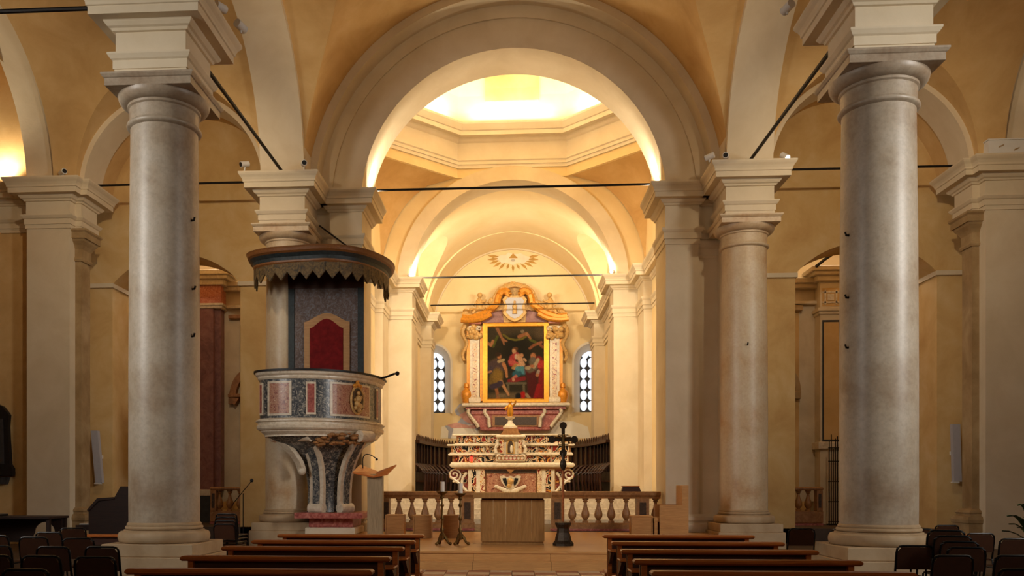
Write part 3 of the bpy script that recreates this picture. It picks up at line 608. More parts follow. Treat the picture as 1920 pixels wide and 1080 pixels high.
# ================================================================= HIGH ALTAR
YA = 31.2
def pbx(mb, u0, u1, v0, v1, Y, d, bev=0):
    xa, xb = PX(u0, Y), PX(u1, Y); za, zb = PZ(v1, Y), PZ(v0, Y)
    return mb.bbox(xa, xb, Y, Y+d, za, zb, bev) if bev else mb.box(xa, xb, Y, Y+d, za, zb)
AZ = 1.282
ha = thing('high_altar', 'baroque high altar of inlaid coloured marble with stepped gradines', 'altar', (0, YA+.6, AZ))
def apart(name, m, u0, u1, v0, v1, Y, d, bev=0, par=None): return pbx(MB(), u0, u1, v0, v1, Y, d, bev).build(name, m, par or ha)
MB().box(PX(878, YA), PX(1042, YA), YA, YA+1.6, AZ, PZ(878, YA)).build('altar_block', 'tan_stone', ha)
apart('altar_slab', 'white_marble', 843, 1078, 868, 876, YA-.18, 1.7, .05)
apart('slab_underside', 'tan_stone', 852, 1068, 876, 880, YA-.08, 1.5)
# frontal
apart('frontal_panel', 'breccia', 912, 1004, 886, 925.5, YA-.03, .04)
apart('frontal_lintel', 'dark_marble', 908, 1008, 880, 887, YA-.05, .06)
for u0, u1, m in ((878, 884, 'white_marble'), (884, 893, 'inlay'), (893, 900, 'white_marble'), (900, 909, 'inlay_light'), (1007, 1016, 'inlay_light'), (1016, 1023, 'white_marble'), (1023, 1033, 'inlay'), (1033, 1040, 'white_marble')):
    apart('frontal_pilaster', m, u0, u1, 880, 925.5, YA-.07, .08)
mb = MB(); cxu = 957
outl = [(937, 893), (944, 891), (950, 895), (957, 892), (964, 895), (970, 891), (977, 893), (974, 903), (968, 912), (960, 918), (957, 921), (954, 918), (946, 912), (940, 903)]
mb.prism([P(u, v, YA-.1) for u, v in outl], YA-.1, YA); em = mb.build('emblem_shield', 'white_marble', ha)
for pts in ([(942, 897), (949, 896), (951, 906), (949, 912), (944, 904)], [(972, 897), (965, 896), (963, 906), (965, 912), (970, 904)]):
    MB().prism([P(u, v, YA-.115) for u, v in pts], YA-.115, YA-.09).build('emblem_field', 'black_paint', em)
MB().ball(P(957, 902, YA-.1)[:1]+(YA-.1, P(957, 902, YA-.1)[1]), .12, 10, 6).ball(P(955, 910, YA)[:1]+(YA-.1, P(955, 910, YA)[1]), .09).build('emblem_figure', 'gilt_stucco', em)
mb = MB()
for sgn in (-1, 1):
    for k in range(5):
        u = 957+sgn*(6+k*5); v = 921-k*2.2; x, z = P(u, v, YA-.08); mb.ball((x, YA-.08, z), .10-.008*k, 8, 5, (1.3, .5, .8))
mb.build('emblem_scroll', 'white_marble', em)
x, z = P(957, 884, YA); MB().prism([P(949, 880, YA-.12), P(965, 880, YA-.12), P(957, 889, YA-.12)], YA-.12, YA).build('keystone', 'tan_stone', ha)
# side volutes
for sgn, u0 in ((-1, 878), (1, 1040)):
    pts = [(u0, 880), (u0+sgn*28, 880), (u0+sgn*36, 886), (u0+sgn*37, 893), (u0+sgn*30, 899), (u0+sgn*22, 903), (u0+sgn*17, 912), (u0+sgn*18, 925.4), (u0, 925.4)]
    mb = MB(); mb.prism([P(u, v, YA+.05) for u, v in pts], YA+.05, YA+.5); vo = mb.build('side_wing', 'red_marble', ha)
    c = P(u0+sgn*26, 890, YA); sp = []
    for k in range(26):
        a = k*.45; r = .04+.0085*k; sp.append((c[0]+sgn*r*math.cos(a), YA, c[1]+r*math.sin(a)))
    MB().tube(sp, .035, 6).build('volute', 'white_marble', vo)
    MB().tube([(PX(u, YA), YA, PZ(v, YA)) for u, v in smooth_path([(u0+sgn*34, 894), (u0+sgn*24, 901), (u0+sgn*16, 908), (u0+sgn*15, 918), (u0+sgn*20, 922.5)], 5)], .05, 6).build('wing_scroll', 'white_marble', vo)
    MB().tube([(PX(u, YA), YA, PZ(v, YA)) for u, v in smooth_path([(u0+sgn*3, 886), (u0+sgn*10, 896), (u0+sgn*12, 908), (u0+sgn*6, 918), (u0+sgn*1, 922)], 5)], .05, 6).build('wing_scroll', 'white_marble', vo)
    for v in (884, 899, 914): apart('wing_inlay', 'inlay', u0+(2 if sgn > 0 else -12), u0+(12 if sgn > 0 else -2), v, v+7, YA+.02, .04, 0, vo)
# gradines: each tier is body + inlaid panels + moulding
tiers = [(840, 1075, 852, 867, .55), (838, 1078, 834, 849, .75), (848, 1070, 815, 831, .95)]
for i, (u0, u1, v0, v1, dy) in enumerate(tiers):
    Y = YA+dy
    apart('gradine', 'tan_stone', u0+8, u1-8, v0, v1+4, Y, 1.5-dy+.1)
    apart('gradine_moulding', 'white_marble', u0, u1, v0-1.5, v0+1.8, Y-.10, .3, .02)
    apart('gradine_fillet', 'white_marble', u0+5, u1-5, v1-.8, v1+2.2, Y-.05, .2, .02)
    segs = [(u0+12, u0+40), (u0+43, u0+68), (u0+71, u0+90)]
    for a, c in segs:
        for q0, q1 in ((a, c), (1915-c, 1915-a)):
            apart('gradine_inlay', 'inlay', q0, q1, v0+2, v1-.8, Y-.02, .04)
            apart('inlay_bar', 'white_marble', q1, q1+2, v0+3, v1-2, Y-.03, .05)
apart('altar_card', 'white_marble', 931, 985, 852, 865, YA+.40, .16, .03)
for k in range(7):
    x, z = P(936+k*7.2, 858.5, YA+.38); col = 'red_marble' if 1 < k < 5 else 'tan_stone'
    MB().tube([(x+.07*math.cos(2*PI*j/12), YA+.39, z+.075*math.sin(2*PI*j/12)) for j in range(12)], .018, 5, True).build('card_ring', col, ha)
# tabernacle
YT = YA+.45
tb = apart('tabernacle', 'white_marble', 938, 978, 816, 853, YT, .9)
for u in (938, 972): apart('tabernacle_pilaster', 'inlay_light', u, u+6, 822, 851, YT-.06, .08, .01, tb)
apart('tabernacle_cornice', 'white_marble', 930, 986, 815, 821, YT-.15, .9, .04, tb)
MB().prism([P(u, v, YT-.03) for u, v in [(949, 851), (949, 832), (951, 826), (957, 823), (963, 826), (965, 832), (965, 851)]], YT-.03, YT).build('tabernacle_frame', 'gilt_stucco', tb)
MB().prism([P(u, v, YT-.05) for u, v in [(952, 849), (952, 833), (954, 828), (957, 826), (960, 828), (962, 833), (962, 849)]], YT-.05, YT-.02).build('tabernacle_door', 'dark_marble', tb)
MB().ball(P(959, 842, YT)[:1]+(YT-.06, P(959, 842, YT)[1]), .09, 8, 6, (.6, .4, 1.6)).build('door_figure', 'white_marble', tb)
for sgn in (-1, 1):
    MB().tube([(PX(u, YT), YT, PZ(v, YT)) for u, v in smooth_path([(957+sgn*20, 823), (957+sgn*25, 828), (957+sgn*24, 834), (957+sgn*28, 840), (957+sgn*27, 850)], 5)], .06, 6).build('tabernacle_scroll', 'white_marble', tb)
MB().prism([P(u, v, YT) for u, v in [(936, 816), (942, 811), (945, 805), (950, 803), (966, 803), (971, 805), (973, 811), (979, 816)]], YT-.1, YT+.6).build('tabernacle_crown', 'tan_stone', tb)

# gilded statue and red lamp on the altar
xs, _ = P(956.5, 780, YT+.3); zs = PZ(803, YT+.3)
st = thing('gilt_statue', 'small gilded standing figure on a white foot atop the tabernacle', 'statue', (xs, YT+.3, zs))
sc = 32/1650
MB().lathe([(.0, 0), (.26, 0), (.26, .06), (.20, .1), (.10, .2), (.07, .3), (.16, .36), (.18, .4), (.1, .42), (0, .42)], 0, 0, 20).build('foot', 'white_marble', st, at=(0, 0, 0)).parent = st
mb = MB(); mb.lathe([(0, .42), (.09, .42), (.11, .5), (.12, .6), (.10, .72), (.11, .80), (.07, .86), (.03, .88), (0, .88)], 0, 0, 12); mb.ball((0, 0, .95), .065, 10, 8)
mb.tube([(-.09, 0, .8), (-.19, -.04, .72), (-.14, -.1, .66)], [.04, .035, .03], 6).tube([(.09, 0, .8), (.18, -.02, .9), (.2, -.04, 1.0)], [.04, .035, .03], 6); mb.build('figure', 'gold', st, at=(0, 0, 0)).parent = st
xl, zl = P(884, 850, YA+.3); sl = thing('sanctuary_lamp', 'small glowing red lamp standing on the altar gradine', 'lamp', (xl, YA+.33, PZ(868, YA-.18)+.0))
MB().lathe([(0, 0), (.08, 0), (.08, .02), (.03, .04), (.03, .07), (0, .07)], 0, 0, 12).build('lamp_foot', 'gold', sl, at=(0, 0, 0)).parent = sl
MB().lathe([(0, .07), (.045, .07), (.06, .12), (.06, .20), (.045, .23), (0, .23)], 0, 0, 14).build('red_glass', 'red_glow', sl, at=(0, 0, 0)).parent = sl
MB().lathe([(0, .23), (.04, .23), (.045, .27), (.015, .32), (0, .32)], 0, 0, 12).build('lamp_cap', 'red_cloth', sl, at=(0, 0, 0)).parent = sl

# ================================================================= ALTARPIECE
YR = 43.35
ap = thing('altarpiece', 'gilded marble altarpiece framing a large painting on the rear wall', 'altarpiece', (PX(965, YR), 43.7, PZ(806, YR)))
def rp(name, m, u0, u1, v0, v1, Y, d, bev=0, par=None): return pbx(MB(), u0, u1, v0, v1, Y, d, bev).build(name, m, par or ap)
def rpoly(name, m, pts, Y, d, par=None): return MB().prism([P(u, v, Y) for u, v in pts], Y, Y+d).build(name, m, par or ap)
def rtube(name, m, pts, Y, r, par=None, n=7, sm=5):
    q = smooth_path(pts, sm); return MB().tube([(PX(u, Y), Y, PZ(v, Y)) for u, v in q], r, n).build(name, m, par or ap)
AC = 965
# sarcophagus-shaped foot
foot = rpoly('predella', 'red_marble', [(878, 766), (1053, 766), (1046, 778), (1038, 790), (1028, 806), (903, 806), (892, 790), (884, 778)], YR+.15, .5)
rp('predella_base', 'red_marble', 900, 1031, 801, 807, YR+.05, .6, .04, foot)
rp('predella_top_band', 'red_marble', 884, 1048, 767, 778, YR+.08, .2, .05, foot)
rp('predella_field', 'tan_stone', 922, 1012, 779, 800, YR+.1, .1, 0, foot)
rp('predella_panel', 'dark_marble', 928, 1006, 782, 797, YR+.07, .1, 0, foot)
for sgn in (-1, 1):
    for a in (86, 55):
        rtube('scroll_bracket', 'white_marble', [(AC+sgn*a, 766), (AC+sgn*(a+1), 774), (AC+sgn*(a-6), 784), (AC+sgn*(a-14 if a > 60 else a-7), 794), (AC+sgn*(a-18 if a > 60 else a-8), 801)], YR-.02, .09, foot)
rp('shelf', 'white_marble', 866, 1069, 755, 762, YR-.25, .9, .06)
rp('shelf_underside', 'red_marble', 873, 1061, 762, 767, YR-.1, .75)
# backing and pilasters
rp('backing', 'gilt_stucco', 884, 1047, 604, 756, YR+.35, .3)
for sgn in (-1, 1):
    a, c = sorted((AC+sgn*66, AC+sgn*84)); pil = rp('pilaster', 'white_marble', a, c, 634, 750, YR+.08, .4, .03)
    a2, c2 = sorted((AC+sgn*71, AC+sgn*79)); rp('pilaster_inlay', 'inlay_light', a2, c2, 642, 744, YR+.05, .05, 0, pil)
    a2, c2 = sorted((AC+sgn*84, AC+sgn*90)); rp('side_strip', 'gilt_ochre', a2, c2, 618, 752, YR+.2, .3, .02)
    a2, c2 = sorted((AC+sgn*59, AC+sgn*65)); rp('side_strip', 'gilt_ochre', a2, c2, 612, 752, YR+.15, .3, .02)
    a2, c2 = sorted((AC+sgn*64, AC+sgn*86)); rp('pilaster_foot', 'white_marble', a2, c2, 744, 755, YR, .45, .05)
    mb = MB(); x, z = P(AC+sgn*75, 622, YR)
    for i in range(22):
        mb.ball((x+random.uniform(-.32, .32), YR+random.uniform(-.05, .1), z+random.uniform(-.3, .26)), random.uniform(.09, .16), 7, 5)
    mb.build('capital', 'gilt_stucco', ap)
    for dv in (-8,):
        for q in (-8, 8):
            c_ = P(AC+sgn*75+q, 616, YR-.05); MB().tube([(c_[0]+(.03+.006*k)*math.cos(k*.6), YR-.06, c_[1]+(.03+.006*k)*math.sin(k*.6)) for k in range(18)], .03, 5).build('capital_volute', 'white_marble', ap)
    rp('impost', 'pink_inlay', *sorted((AC+sgn*63, AC+sgn*86)), 598, 607, YR-.02, .5, .03)
    mb = MB()
    for i in range(24):
        t = i/23; u = AC+sgn*(94+4*math.sin(t*9)); v = 612+t*62; x, z = P(u, v, YR+.2); mb.ball((x, YR+.25, z), .15-.06*t, 7, 5)
    mb.build('side_garland', 'gilt_stucco', ap)
    # seated volute urn beside the pilaster foot
    x, z = P(AC+sgn*91, 755, YR); MB().lathe([(0, z), (.18, z), (.2, z+.1), (.28, z+.35), (.26, z+.55), (.12, z+.7), (.1, z+.75), (.14, z+.78), (.12, z+.95), (0, z+1.02)], x, YR+.2, 14).build('urn', 'gilt_ochre', ap)
    # pediment scrolls
    rtube('pediment_scroll', 'gilt_ochre', [(AC+sgn*98, 594), (AC+sgn*82, 595), (AC+sgn*62, 589), (AC+sgn*46, 580), (AC+sgn*34, 570), (AC+sgn*31, 558), (AC+sgn*26, 548), (AC+sgn*17, 545), (AC+sgn*12, 550), (AC+sgn*15, 555)], YR-.08, .17)
    rtube('scroll_edge', 'gilt_stucco', [(AC+sgn*99, 589), (AC+sgn*82, 590), (AC+sgn*63, 584), (AC+sgn*50, 576), (AC+sgn*39, 566), (AC+sgn*37, 554), (AC+sgn*30, 543)], YR-.02, .09)
    rtube('pediment_cornice', 'gilt_ochre', [(AC+sgn*101, 599), (AC+sgn*84, 600), (AC+sgn*62, 597), (AC+sgn*44, 588)], YR-.15, .13)
    rpoly('pediment_field', 'rose_marble', [(AC+sgn*20, 606), (AC+sgn*62, 606), (AC+sgn*60, 597), (AC+sgn*42, 586), (AC+sgn*24, 580)], YR+.2, .3)
    mb = MB()
    for i in range(18):
        t = i/17; u = AC+sgn*(38+56*t)+random.uniform(-3, 3); v = 566+24*t+random.uniform(-5, 3); x, z = P(u, v, YR); mb.ball((x, YR+.1, z), random.uniform(.09, .18), 7, 5)
    mb.build('leaf_carving', 'gilt_stucco', ap)
    mb = MB()
    for i in range(18):
        t = i/17; a = PI/2+sgn*(-.1-t*1.25); u = AC+39*math.cos(a); v = 571-38*math.sin(a); x, z = P(u, v, YR); mb.ball((x, YR+.05, z), random.uniform(.09, .16), 7, 5)
    mb.build('crest_carving', 'gilt_stucco', ap)
    # putto sitting on the pediment
    x, z = P(AC+sgn*66, 582, YR); mb = MB()
    mb.tube([(x, YR-.05, z), (x, YR-.02, z+.28), (x+sgn*.02, YR, z+.5), (x, YR, z+.62)], [.16, .17, .14, .07], 9).ball((x-sgn*.02, YR-.04, z+.74), .13, 10, 8)
    mb.tube([(x, YR, z+.5), (x-sgn*.2, YR-.08, z+.42), (x-sgn*.34, YR-.1, z+.5)], [.07, .06, .045], 7).tube([(x, YR, z+.5), (x+sgn*.18, YR-.05, z+.36), (x+sgn*.26, YR-.1, z+.2)], [.07, .06, .045], 7)
    mb.tube([(x, YR-.05, z+.05), (x-sgn*.25, YR-.16, z+.05), (x-sgn*.36, YR-.18, z-.22)], [.11, .09, .06], 7).tube([(x, YR-.05, z+.02), (x+sgn*.22, YR-.16, z), (x+sgn*.34, YR-.2, z-.2)], [.11, .09, .06], 7); mb.build('putto', 'gilt_stucco', ap)
rpoly('pediment_back', 'gilt_stucco', [(AC-40, 606), (AC+40, 606), (AC+36, 575), (AC+33, 552), (AC+20, 541), (AC+8, 538), (AC, 533), (AC-8, 538), (AC-20, 541), (AC-33, 552), (AC-36, 575)], YR+.25, .3)
rtube('top_arch', 'gilt_stucco', [(AC-26, 545), (AC-12, 537), (AC, 534), (AC+12, 537), (AC+26, 545)], YR-.05, .12)
rpoly('finial', 'gilt_stucco', [(AC-10, 537), (AC, 527), (AC+10, 537)], YR-.05, .3)
car = rpoly('cartouche', 'gilt_stucco', [(AC+q*.01*23, 578-p*.01*24) for q, p in ((-70, 100), (70, 100), (100, 70), (80, 20), (95, -40), (50, -85), (0, -105), (-50, -85), (-95, -40), (-80, 20), (-100, 70))], YR-.12, .3)
rpoly('cartouche_field', 'grille', [(AC+q*.01*23, 577-p*.01*24) for q, p in ((-55, 80), (55, 80), (78, 55), (60, 10), (70, -35), (35, -70), (0, -85), (-35, -70), (-70, -35), (-60, 10), (-78, 55))], YR-.15, .06, car)
x, z = P(AC, 590, YR); MB().lathe([(0, z), (.12, z), (.1, z+.25), (.13, z+.4), (.05, z+.52), (.07, z+.6), (.0, z+.68)], x, YR-.16, 10).build('cartouche_figure', 'gilt_stucco', car)
# gilt frame
fr_ = thing('painting', 'large dark oil painting of saints around a seated mother and child in gold frame', 'painting', (PX(966.5, YR), YR+.2, PZ(752, YR)))
YP = YR+.18
for nm, q in (('frame_side', (905, 914, 604, 756)), ('frame_side', (1020, 1029, 604, 756)), ('frame_top', (914, 1020, 604, 613)), ('frame_bottom', (914, 1020, 747, 756))):
    pbx(MB(), *q, YP-.12, .3, .05).build(nm, 'gold', fr_)
# painted canvas: colours laid out stroke by stroke
NX, NY = 142, 182
gx, gy = np.meshgrid(np.linspace(160, 875, NX), np.linspace(80, 995, NY))
img = np.zeros((NY, NX, 3)); base = np.array([52, 44, 26.]); img[:] = base
rs = np.random.RandomState(3)
def blot(x, y, rx, ry, col, soft=.5):
    global img
    d = np.sqrt(((gx-x)/rx)**2+((gy-y)/ry)**2); a = np.clip((1.0+soft/2-d)/soft, 0, 1)[..., None]; img = img*(1-a)+np.array(col, float)*a
def stroke(pts, r, col, soft=.5, r2=None):
    global img
    dm = np.full(gx.shape, 9e9); n = len(pts)-1
    for i, ((x0_, y0_), (x1_, y1_)) in enumerate(zip(pts, pts[1:])):
        dx, dy = x1_-x0_, y1_-y0_; L2 = dx*dx+dy*dy+1e-6; t = np.clip(((gx-x0_)*dx+(gy-y0_)*dy)/L2, 0, 1)
        rr = r if r2 is None else r+(r2-r)*(i+t)/n
        dm = np.minimum(dm, np.hypot(gx-x0_-t*dx, gy-y0_-t*dy)/rr)
    a = np.clip((1.0+soft/2-dm)/soft, 0, 1)[..., None]; img = img*(1-a)+np.array(col, float)*a
blot(520, 130, 420, 90, (84, 70, 48), .9); blot(820, 160, 70, 90, (104, 84, 58), .9); blot(220, 190, 60, 100, (70, 60, 40), .9)
blot(520, 950, 420, 50, (112, 92, 62), .8); blot(520, 420, 170, 220, (34, 30, 18), .7)
stroke([(370, 190), (430, 235), (510, 255), (590, 245), (640, 215)], 13, (122, 112, 40)); stroke([(295, 210), (265, 270), (245, 330)], 16, (96, 100, 34)); stroke([(690, 250), (760, 285)], 16, (96, 100, 36))
for c in (((290, 105), (330, 190), (365, 260), (375, 310)), ((360, 250), (410, 270))): stroke(c, 20, (172, 112, 72), .6, 9)
stroke([(180, 290), (215, 320), (240, 265)], 18, (198, 132, 86), .6)
stroke([(560, 215), (620, 190), (650, 175), (695, 235)], 24, (176, 112, 70), .6, 14); blot(600, 150, 22, 22, (150, 132, 104)); blot(655, 185, 20, 18, (200, 138, 90))
stroke([(690, 360), (740, 320), (800, 300), (845, 345)], 17, (160, 94, 58), .6); stroke([(790, 300), (830, 285)], 16, (176, 110, 72))
stroke([(470, 540), (480, 480), (520, 440)], 42, (186, 62, 60)); stroke([(450, 520), (520, 545), (560, 575)], 26, (204, 92, 80), .5); blot(525, 460, 22, 34, (226, 190, 160)); blot(500, 385, 27, 34, (216, 158, 112)); blot(515, 365, 32, 24, (110, 66, 36)); blot(498, 392, 22, 28, (228, 170, 124))
stroke([(560, 460), (580, 520), (600, 560)], 34, (222, 168, 124)); blot(590, 445, 24, 26, (214, 150, 104)); stroke([(620, 490), (640, 510)], 14, (222, 168, 124)); stroke([(560, 560), (500, 605)], 16, (214, 156, 110)); stroke([(480, 600), (520, 560)], 16, (180, 134, 72))
stroke([(520, 680), (570, 640), (610, 640)], 46, (46, 100, 116)); stroke([(540, 610), (600, 610), (620, 650)], 30, (84, 146, 156)); stroke([(480, 740), (520, 705)], 22, (206, 116, 96)); stroke([(440, 760), (540, 745), (620, 730)], 26, (142, 36, 36)); blot(490, 745, 18, 22, (216, 160, 120))
for p_ in (((410, 790), (640, 790)), ((425, 800), (430, 930)), ((615, 800), (620, 920))): stroke(p_, 15, (110, 98, 74), .4)
stroke([(290, 560), (280, 680), (260, 780)], 78, (126, 96, 40)); stroke([(220, 570), (300, 540), (340, 580)], 56, (88, 66, 64)); stroke([(215, 600), (205, 640)], 30, (78, 62, 70)); blot(300, 700, 55, 90, (150, 114, 46), .8); blot(318, 455, 28, 36, (198, 128, 78)); blot(300, 430, 34, 26, (62, 40, 24)); stroke([(310, 520), (370, 500)], 18, (196, 168, 120))
stroke([(370, 550), (400, 620), (410, 710)], 23, (204, 132, 82), .5, 14); stroke([(165, 655), (215, 640)], 13, (196, 132, 84)); stroke([(340, 770), (380, 840), (430, 930)], 24, (212, 150, 100), .5, 13); stroke([(280, 850), (305, 960)], 20, (170, 104, 60)); stroke([(230, 830), (300, 810), (330, 790)], 34, (70, 54, 66)); blot(300, 970, 26, 14, (170, 114, 72))
stroke([(690, 620), (720, 760), (730, 960)], 62, (92, 24, 20)); stroke([(800, 500), (840, 600), (840, 720), (830, 960)], 46, (150, 32, 28)); stroke([(760, 560), (840, 560)], 46, (206, 62, 48)); stroke([(720, 520), (740, 590), (690, 620)], 44, (112, 96, 74)); stroke([(790, 500), (740, 590)], 22, (196, 172, 132)); blot(730, 455, 34, 40, (206, 132, 84)); blot(730, 500, 30, 34, (122, 108, 92)); blot(715, 580, 30, 20, (196, 120, 78)); stroke([(795, 640), (780, 690)], 20, (186, 160, 140)); blot(780, 690, 18, 22, (196, 124, 80)); stroke([(760, 960), (800, 820)], 26, (170, 30, 30)); stroke([(650, 600), (680, 600)], 22, (186, 158, 120))
blot(605, 935, 32, 46, (196, 30, 24)); blot(548, 950, 34, 40, (24, 22, 22)); stroke([(650, 930), (690, 980)], 18, (176, 146, 110)); blot(345, 940, 50, 20, (130, 110, 80), .9)
img *= .72*(1+.08*rs.randn(NY, NX, 1)); img = np.clip(img, 4, 255)/255.
lin = np.where(img <= .04045, img/12.92, ((img+.055)/1.055)**2.4)
xa, xb = PX(912, YP), PX(1022, YP); za, zb = PZ(750, YP), PZ(611, YP)
vs = [(xa+(xb-xa)*i/(NX-1), YP, zb+(za-zb)*j/(NY-1)) for j in range(NY) for i in range(NX)]
fs = [(j*NX+i, j*NX+i+1, (j+1)*NX+i+1, (j+1)*NX+i) for j in range(NY-1) for i in range(NX-1)]
m, nt, b = newmat('painted_canvas'); at = nt.nodes.new('ShaderNodeAttribute'); at.attribute_name = 'paint'; nt.links.new(at.outputs['Color'], b.inputs['Base Color']); b.inputs['Roughness'].default_value = .75; b.inputs['Specular IOR Level'].default_value = .15
cv = MB().add(vs, fs).build('canvas', 'painted_canvas', fr_)
ca = cv.data.color_attributes.new('paint', 'FLOAT_COLOR', 'POINT')
ca.data.foreach_set('color', np.concatenate([lin.reshape(-1, 3), np.ones((NX*NY, 1))], 1).astype(np.float32).ravel())
pbx(MB(), 912, 1022, 611, 750, YP+.01, .1).build('canvas_board', 'walnut_dark', fr_)
# frescoes on the rear wall
YW = 43.985
def flat(name, m, pts, par, y=YW, d=.012): return MB().prism([P(u, v, y) for u, v in pts], y, y+d).build(name, m, par)
fx = thing('fresco_emblem', 'faded painted triangle in clouds with ochre rays high on the rear wall', 'fresco', (PX(962, YW), YW, PZ(505, YW)))
plain('fresco_white', srgb(236, 224, 200), .9, 0, .08, .1, 3); plain('fresco_ochre', srgb(190, 148, 80), .9, 0, .12, .1, 3); plain('fresco_blue', srgb(184, 186, 202), .9, 0, .15, .1, 3); plain('fresco_rose', srgb(222, 170, 158), .9, 0, .15, .1, 3); plain('fresco_grey', srgb(196, 184, 168), .9, 0, .1, .1, 3)
for k in range(13):
    a = -.18+(PI+.36)*k/12; ca_, sa = math.cos(a), math.sin(a); r0, r1 = 27, 45 if k not in (5, 7) else 38; w = 2.6
    q = [(962+r0*ca_*.95-w*.4*sa, 484+r0*sa*.42+w*.4*ca_), (962+(r0+r1)/2*ca_*1.05-w*sa, 484+(r0+r1)/2*sa*.5+w*ca_), (962+r1*ca_*1.08, 484+r1*sa*.58), (962+(r0+r1)/2*ca_*1.05+w*sa, 484+(r0+r1)/2*sa*.5-w*ca_)]
    flat('ray', 'fresco_ochre', q, fx)
flat('cloud', 'fresco_white', [(962+(30+4*math.sin(k*3.1))*math.cos(2*PI*k/24), 485+(10+2.5*math.sin(k*2.3))*math.sin(2*PI*k/24)) for k in range(24)], fx, YW-.01)
flat('triangle', 'fresco_ochre', [(954, 484), (962, 475), (971, 484)], fx, YW-.02)
flat('triangle_eye', 'fresco_grey', [(962+4*math.cos(k*PI/6), 488+2.5*math.sin(k*PI/6)) for k in range(12)], fx, YW-.02)
ff = thing('fresco_fragment', 'patchy blue and rose fresco fragment left of the altarpiece foot', 'fresco', (PX(862, YW), YW, PZ(815, YW)))
plain('bare_white', srgb(250, 242, 226), .9, 0, .03, .1, 3); flat('bare_plaster', 'bare_white', [(826, 822), (828, 800), (850, 796), (862, 790), (1075, 790), (1102, 800), (1108, 822)], ff, YW+.004, .01)
for m_, pts in (('fresco_blue', [(852, 770), (862, 757), (878, 756), (884, 770), (890, 786), (884, 796), (868, 797), (858, 792), (866, 782), (856, 778)]), ('fresco_rose', [(860, 778), (876, 770), (888, 782), (898, 790), (888, 798), (872, 790)]), ('fresco_rose', [(838, 797), (856, 792), (880, 798), (896, 796), (892, 804), (866, 802), (848, 803)]), ('fresco_blue', [(834, 798), (848, 797), (850, 806), (845, 822), (840, 822), (841, 808)]), ('fresco_blue', [(884, 797), (900, 794), (904, 806), (894, 808)]), ('fresco_grey', [(856, 765), (870, 758), (872, 772), (862, 776)])):
    flat('fresco_patch', m_, pts, ff, YW-.004-.004*len(pts) % .01, .01)

# ================================================================= CHOIR STALLS
for s, nm in ((-1, 'left'), (1, 'right')):
    path = smooth_path([(s*4.08, 36.3), (s*3.98, 37.5), (s*3.74, 39.4), (s*3.4, 40.8), (s*2.9, 42.2), (s*2.0, 43.0)], 8)
    stl = thing('choir_stalls', 'dark carved walnut choir stalls curving behind the high altar, %s side' % nm, 'choir stalls', (s*3.9, 39, 1.3))
    N = 12
    for k in range(N):
        a, c = sub(path, k/N, (k+1)/N, 1); a, c = Vector(a), Vector(c); t = (c-a).normalized(); n2 = Vector((t.y, -t.x))*(-s)
        if n2.dot(Vector((0, 36))-a) < 0: n2 = -n2
        def q(u, o, z): p = a+(c-a)*u+n2*o; return (p.x, p.y, z)
        def slab(name, m, u0, u1, o0, o1, z0, z1): MB().rings([[q(u0, o0, z), q(u1, o0, z), q(u1, o1, z), q(u0, o1, z)] for z in (z0, z1)]).build(name, m, stl)
        slab('back_panel', 'walnut', .06, .94, -.02, .03, 2.2, 3.35)
        slab('lower_panel', 'walnut_dark', .02, .98, -.02, .02, 1.3, 2.2)
        slab('divider', 'walnut_dark', -.05, .05, -.03, .12, 2.15, 3.36)
        slab('cornice_board', 'walnut', 0, 1, -.06, .26, 3.34, 3.46)
        slab('seat', 'walnut', .08, .92, .02, .45, 1.72, 1.78)
        MB().tube([q(0, .02, 2.5), q(0, .2, 2.38), q(0, .38, 2.2), q(0, .5, 2.05), q(0, .5, 1.75), q(0, .46, 1.3)], .06, 6).build('arm_rest', 'walnut', stl)
        for j in range(2):
            u = .25+.5*j; MB().rings([[q(u-.2, .1, 3.46), q(u+.2, .1, 3.46), q(u+.2, .16, 3.46), q(u-.2, .16, 3.46)], [q(u-.1, .1, 3.6), q(u+.1, .1, 3.6), q(u+.1, .16, 3.6), q(u-.1, .16, 3.6)], [q(u-.01, .12, 3.72), q(u+.01, .12, 3.72), q(u+.01, .14, 3.72), q(u-.01, .14, 3.72)]]).build('cresting_finial', 'walnut', stl)

